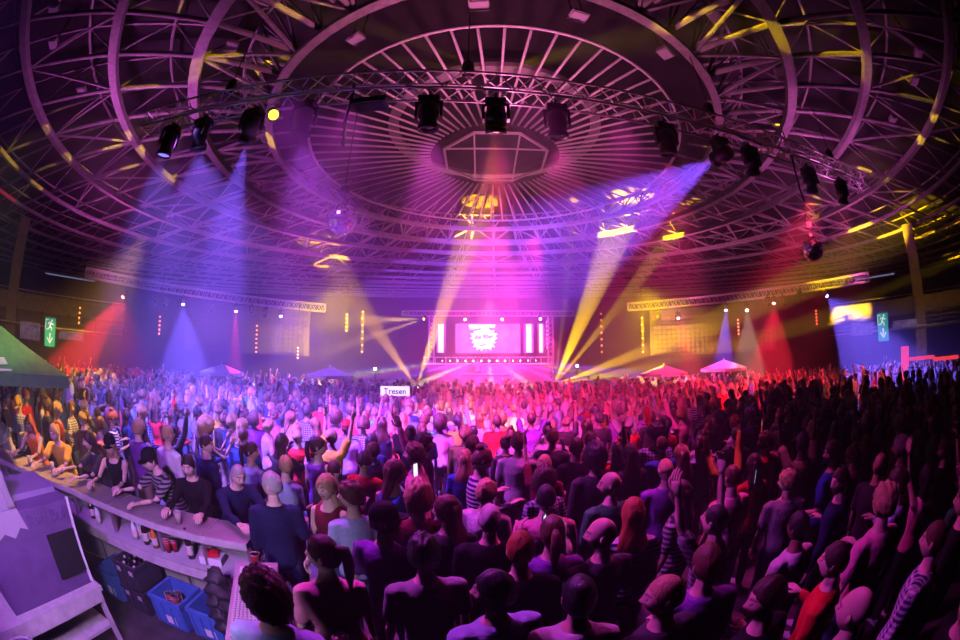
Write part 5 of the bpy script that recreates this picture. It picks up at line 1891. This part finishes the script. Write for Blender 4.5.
# bar: warm at the far end, violet over the staff side
W_((-5.6, 4.6, 4.6), (-6.4, 2.6), (1, .46, .08), 3200, 66)
W_((-1.9, 5.2, 6.8), (-3.0, 3.4), (.9, .38, .75), 2600, 44)
W_((-.9, -1.4, 4.6), (-3.6, 1.6), (.46, .09, 1), 1300, 60)
spot('bar_work_light', (-1.4, .2, 2.55), (-3.2, 2.6, .7), (.75, .45, 1), 260, 95, .6, .15)  # fill added in mid-air to brighten the staff side of the bar
# low violet and magenta fill added over the near crowd
W_((-6.0, 4.8, 6.9), (-1.9, 3.6), (.50, .07, 1), 4200, 44)
W_((-2.2, 5.2, 6.9), (-.6, 2.9), (.85, .06, .80), 2200, 50)
W_((3.4, 5.7, 6.9), (2.9, 4.6), (.85, .05, .6), 1100, 50)
W_((2.4, 5.4, 6.9), (1.6, 4.4), (.95, .04, .50), 2400, 54)
W_((.4, 5.3, 6.9), (2.3, 1.3), (.95, .05, .65), 1500, 40)
W_((-3.2, 4.6, 6.9), (.1, 2.5), (.70, .06, .95), 2400, 44)
spot('parasol_fill', (-4.0, .9, 4.6), (-6.3, 1.3, 2.8), (.95, 1, .7), 260, 70, .7, .2)  # unseen lamp added to brighten the green canopy
# lamps added in mid-air to brighten the far trusses
spot('truss_wash', (-13, 16, 4.6), (-15, 18, 6.2), (1, .2, .6), 250, 120, .6, .2)
spot('truss_wash', (13, 16, 4.6), (15, 18, 6.2), (1, .2, .6), 250, 120, .6, .2)
spot('balcony_wash', (-19.5, 6.5, 3.6), (-26, 8.5, 4.8), (1, .45, .12), 130, 90, .6, .2)
spot('balcony_wash', (20.0, 8, 3.6), (25, 11, 4.8), (1, .5, .12), 130, 90, .6, .2)
# yellow patches on the roof steel
for px, py, ex in ((22, 142, 0), (50, 172, 0), (118, 143, 0), (200, 66, 1), (235, 82, 0), (8, 166, 0), (135, 158, 0), (170, 172, 0), (272, 140, 0), (312, 12, 1), (690, 28, 1), (725, 18, 1), (780, 32, 1), (848, 60, 1), (800, 142, 2), (945, 116, 2), (760, 152, 2), (862, 168, 2), (925, 140, 2), (900, 190, 2), (815, 205, 2)):
    t = at_z(px, py, HR)
    s_ = {0: Vector((-6.2, 5.2, 7.75)), 1: Vector((.2, 5.6, 7.75)), 2: Vector((9.8, 6.4, 7.75))}[ex]
    beam('gobo', s_, t, (1, .62, .0), 5000, 5.5 if ex != 1 else 7, .1)
beam('gobo', Vector((-14, 14, 6.4)), at_z(8, 195, HR), (1, .02, .08), 4000, 9, .3)
# spots added in mid-air to put glints on the mirror balls
for q in (at_d(342, 219, 7.2), at_d(813, 249, 10.5)):
    spot('ball_fill', q + Vector((-2.5, -2.5, 1.2)), q, (.4, .15, 1), 500, 14, .3, .15)
    spot('ball_fill', q + Vector((2.5, -2.2, .2)), q, (1, .1, .5), 500, 14, .3, .15)
# ------------------------------------------------------------------ haze in the hall air, world, view
w = bpy.data.worlds.new('world')
scn.world = w
w.use_nodes = True
wt = w.node_tree
wt.nodes['Background'].inputs[0].default_value = (0, 0, 0, 1)
vs_ = wt.nodes.new('ShaderNodeVolumeScatter')
vs_.inputs['Density'].default_value = HAZE
vs_.inputs['Anisotropy'].default_value = .2
wt.links.new(vs_.outputs[0], wt.nodes['World Output'].inputs['Volume'])
scn.view_settings.view_transform = 'Standard'
scn.view_settings.look = 'None'
scn.view_settings.gamma = 1
scn.view_settings.exposure = 0.0
scn.view_settings.use_curve_mapping = False
cy = scn.cycles
cy.use_denoising = True
cy.denoiser = 'OPENIMAGEDENOISE'
cy.use_light_tree = True
cy.max_bounces = 3
cy.diffuse_bounces = 0
cy.glossy_bounces = 2
cy.transmission_bounces = 3
cy.transparent_max_bounces = 8
cy.volume_bounces = 0
cy.sample_clamp_direct = 12
cy.sample_clamp_indirect = 2.5
cy.caustics_reflective = False
cy.caustics_refractive = False
